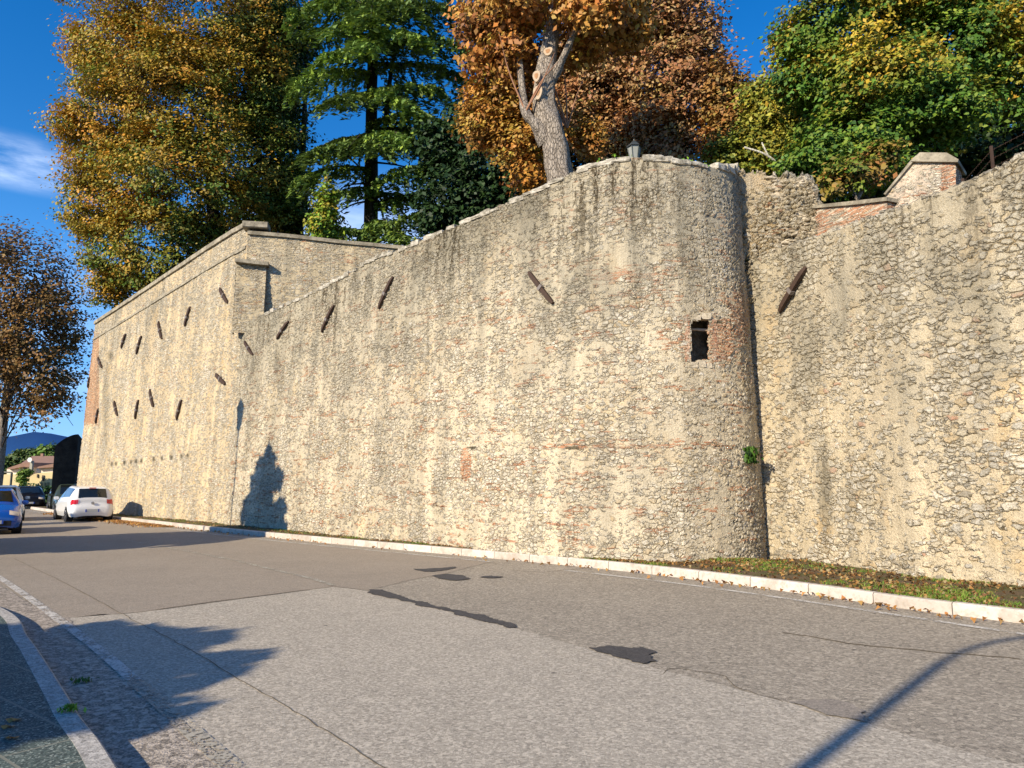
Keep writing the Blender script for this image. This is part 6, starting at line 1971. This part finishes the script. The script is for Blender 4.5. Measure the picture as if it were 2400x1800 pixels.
# far trees behind the houses
for k, (x, y, r1x, r1y, lab) in enumerate(((820, 210, 15, 12, 'rounded bright green tree on the skyline above the brown roof'), (560, 255, 16, 9, 'grey-green tree on the skyline left of the round one'), (420, 270, 14, 9, 'dull green tree on the skyline above the cream house'),
                                            (180, 410, 22, 16, 'dark green bank of trees beside the leftmost house'), (960, 240, 10, 14, 'grey-green tree touching the dark wall end'), (60, 520, 14, 22, 'dark tree at the left edge behind the houses'))):
    Yt = 125
    c_ = at(*Z8(x, y), Yt)
    tr_ = tree_root(Vector((c_.x, Yt, 0)), lab, 'distant_tree', 'trees behind the far houses')
    crown('crown', [lobe(*Z8(x, y), r1x, r1y, Yt), lobe(*Z8(x - 50, y + 60), r1x * 0.8, r1y * 0.8, Yt), lobe(*Z8(x + 60, y + 70), r1x * 0.8, r1y, Yt)], 260, 9, 0.5, 0.5, pal([(0.07, 0.12, 0.03), (0.045, 0.08, 0.025), (0.12, 0.16, 0.04)]) if k != 0 else pal([(0.10, 0.20, 0.03), (0.16, 0.26, 0.04)]), tr_, 200 + k)
    mb = MB(); mb.tube([(c_.x, Yt, 0), (c_.x, Yt, c_.z)], 0.35, 6); mb.build('trunk', M_bark_dark, tr_, True)
# lamps, sign, dark green bin
for (x, y, lab) in ((335, 800, 'distant black lantern in front of the ochre wall, left of the pair'), (665, 780, 'distant black lantern by the shuttered windows, right of the pair')):
    c_ = at(*Z8(x, y - 15), 62)
    lantern((c_.x, 62, 0), c_.z, 0.95, lab, 'distant lantern posts', pole_r=0.07)
c_ = at(*Z8(205, 570), 64)
rl3 = tag(empty('lamp_post', (c_.x, 64, 0)), 'slim tall lamp post with short arm before the cream house', 'lamp post')
mb = MB(); mb.tube([(0, 0, 0), (0, 0, c_.z)], 0.09, 8); mb.tube([(0, 0, c_.z), (-1.6, 0, c_.z + 0.05)], 0.07, 8); mb.build('pole', M_lampmetal, rl3)
mb = MB(); mb.box((-1.9, 0, c_.z), (0.8, 0.3, 0.18)); mb.build('lamp_head', M_lampmetal, rl3, bevel=0.03)
# no-parking sign on its post
YS = 46
s0 = at(*Z8(885, 1000), YS)
sg = tag(empty('road_sign', (s0.x, YS, 0)), 'small white road sign with a violet disc on a thin post before the ochre house', 'road sign')
hs = 0.1356 / F * YS
zc = at(*Z8(885, 1000), YS).z
mb = MB(); mb.box((0, 0, zc), (78 * hs, 0.03, 122 * hs)); mb.build('board', simple_mat('sign_white', (0.72, 0.72, 0.74), 0.5), sg, bevel=0.01)
mb = MB(); zc2 = at(*Z8(885, 975), YS).z
mb.tube([(0, -0.017, zc2), (0, -0.028, zc2)], 34 * hs, 24, smooth=False); mb.build('disc', simple_mat('sign_violet', (0.36, 0.22, 0.55), 0.5), sg)
mb = MB(); mb.tube([(0, 0.04, 0), (0, 0.04, zc)], 0.03, 8); mb.build('post', M_lampmetal, sg)
# green hedge block
YG = 52
hg = at(*Z8(850, 1140), YG)
rh = tag(empty('hedge', (hg.x, YG, 0)), 'dark green low hedge behind the road sign', 'hedge')
crown('foliage', [(Vector((hg.x - 0.9, YG, 0.75)), (0.9, 0.5, 0.65)), (Vector((hg.x, YG, 0.75)), (0.9, 0.5, 0.65)), (Vector((hg.x + 0.9, YG, 0.75)), (0.9, 0.5, 0.65)), (Vector((hg.x - 2.4, YG + 1, 0.8)), (1.2, 0.5, 0.7)), (Vector((hg.x + 2.4, YG + 1, 0.8)), (1.2, 0.5, 0.7))], 500, 12, 0.12, 0.14, pal([(0.03, 0.08, 0.02), (0.05, 0.11, 0.03)]), rh, 301)

# hills on the horizon, distance haze painted in as blue
def hill(name, pts, Y, mat):
    vs, fs = [], []
    top = [at(u, v, Y) for u, v in pts]
    for p in top: vs += [(p.x, p.y, p.z), (p.x * 0.86, p.y * 0.86, -2)]
    for i in range(len(top) - 1): fs.append((2 * i, 2 * i + 1, 2 * i + 3, 2 * i + 2))
    for p in top: vs.append((p.x * 1.1, p.y * 1.1, -2))
    n0 = 2 * len(top)
    for i in range(len(top) - 1): fs.append((2 * i, 2 * i + 2, n0 + i + 1, n0 + i))
    me = D.meshes.new(name); me.from_pydata(vs, [], fs); me.update()
    for f in me.polygons: f.use_smooth = True
    return tag(link_mesh(name, me, mat), kind='structure')
hill('hills', [(-900, 1090), (-500, 1050), (-200, 1045), (-40, 1032), (30, 1022), (80, 1012), (120, 1016), (170, 1026), (230, 1040), (400, 1060), (900, 1100)], 3600, M_hill)
hill('hills', [(-1200, 1100), (-400, 1085), (0, 1078), (60, 1072), (130, 1080), (300, 1095), (700, 1115)], 2000, land_mat('hill_near', (0.018, 0.045, 0.07), (0.035, 0.07, 0.08), 0.006))
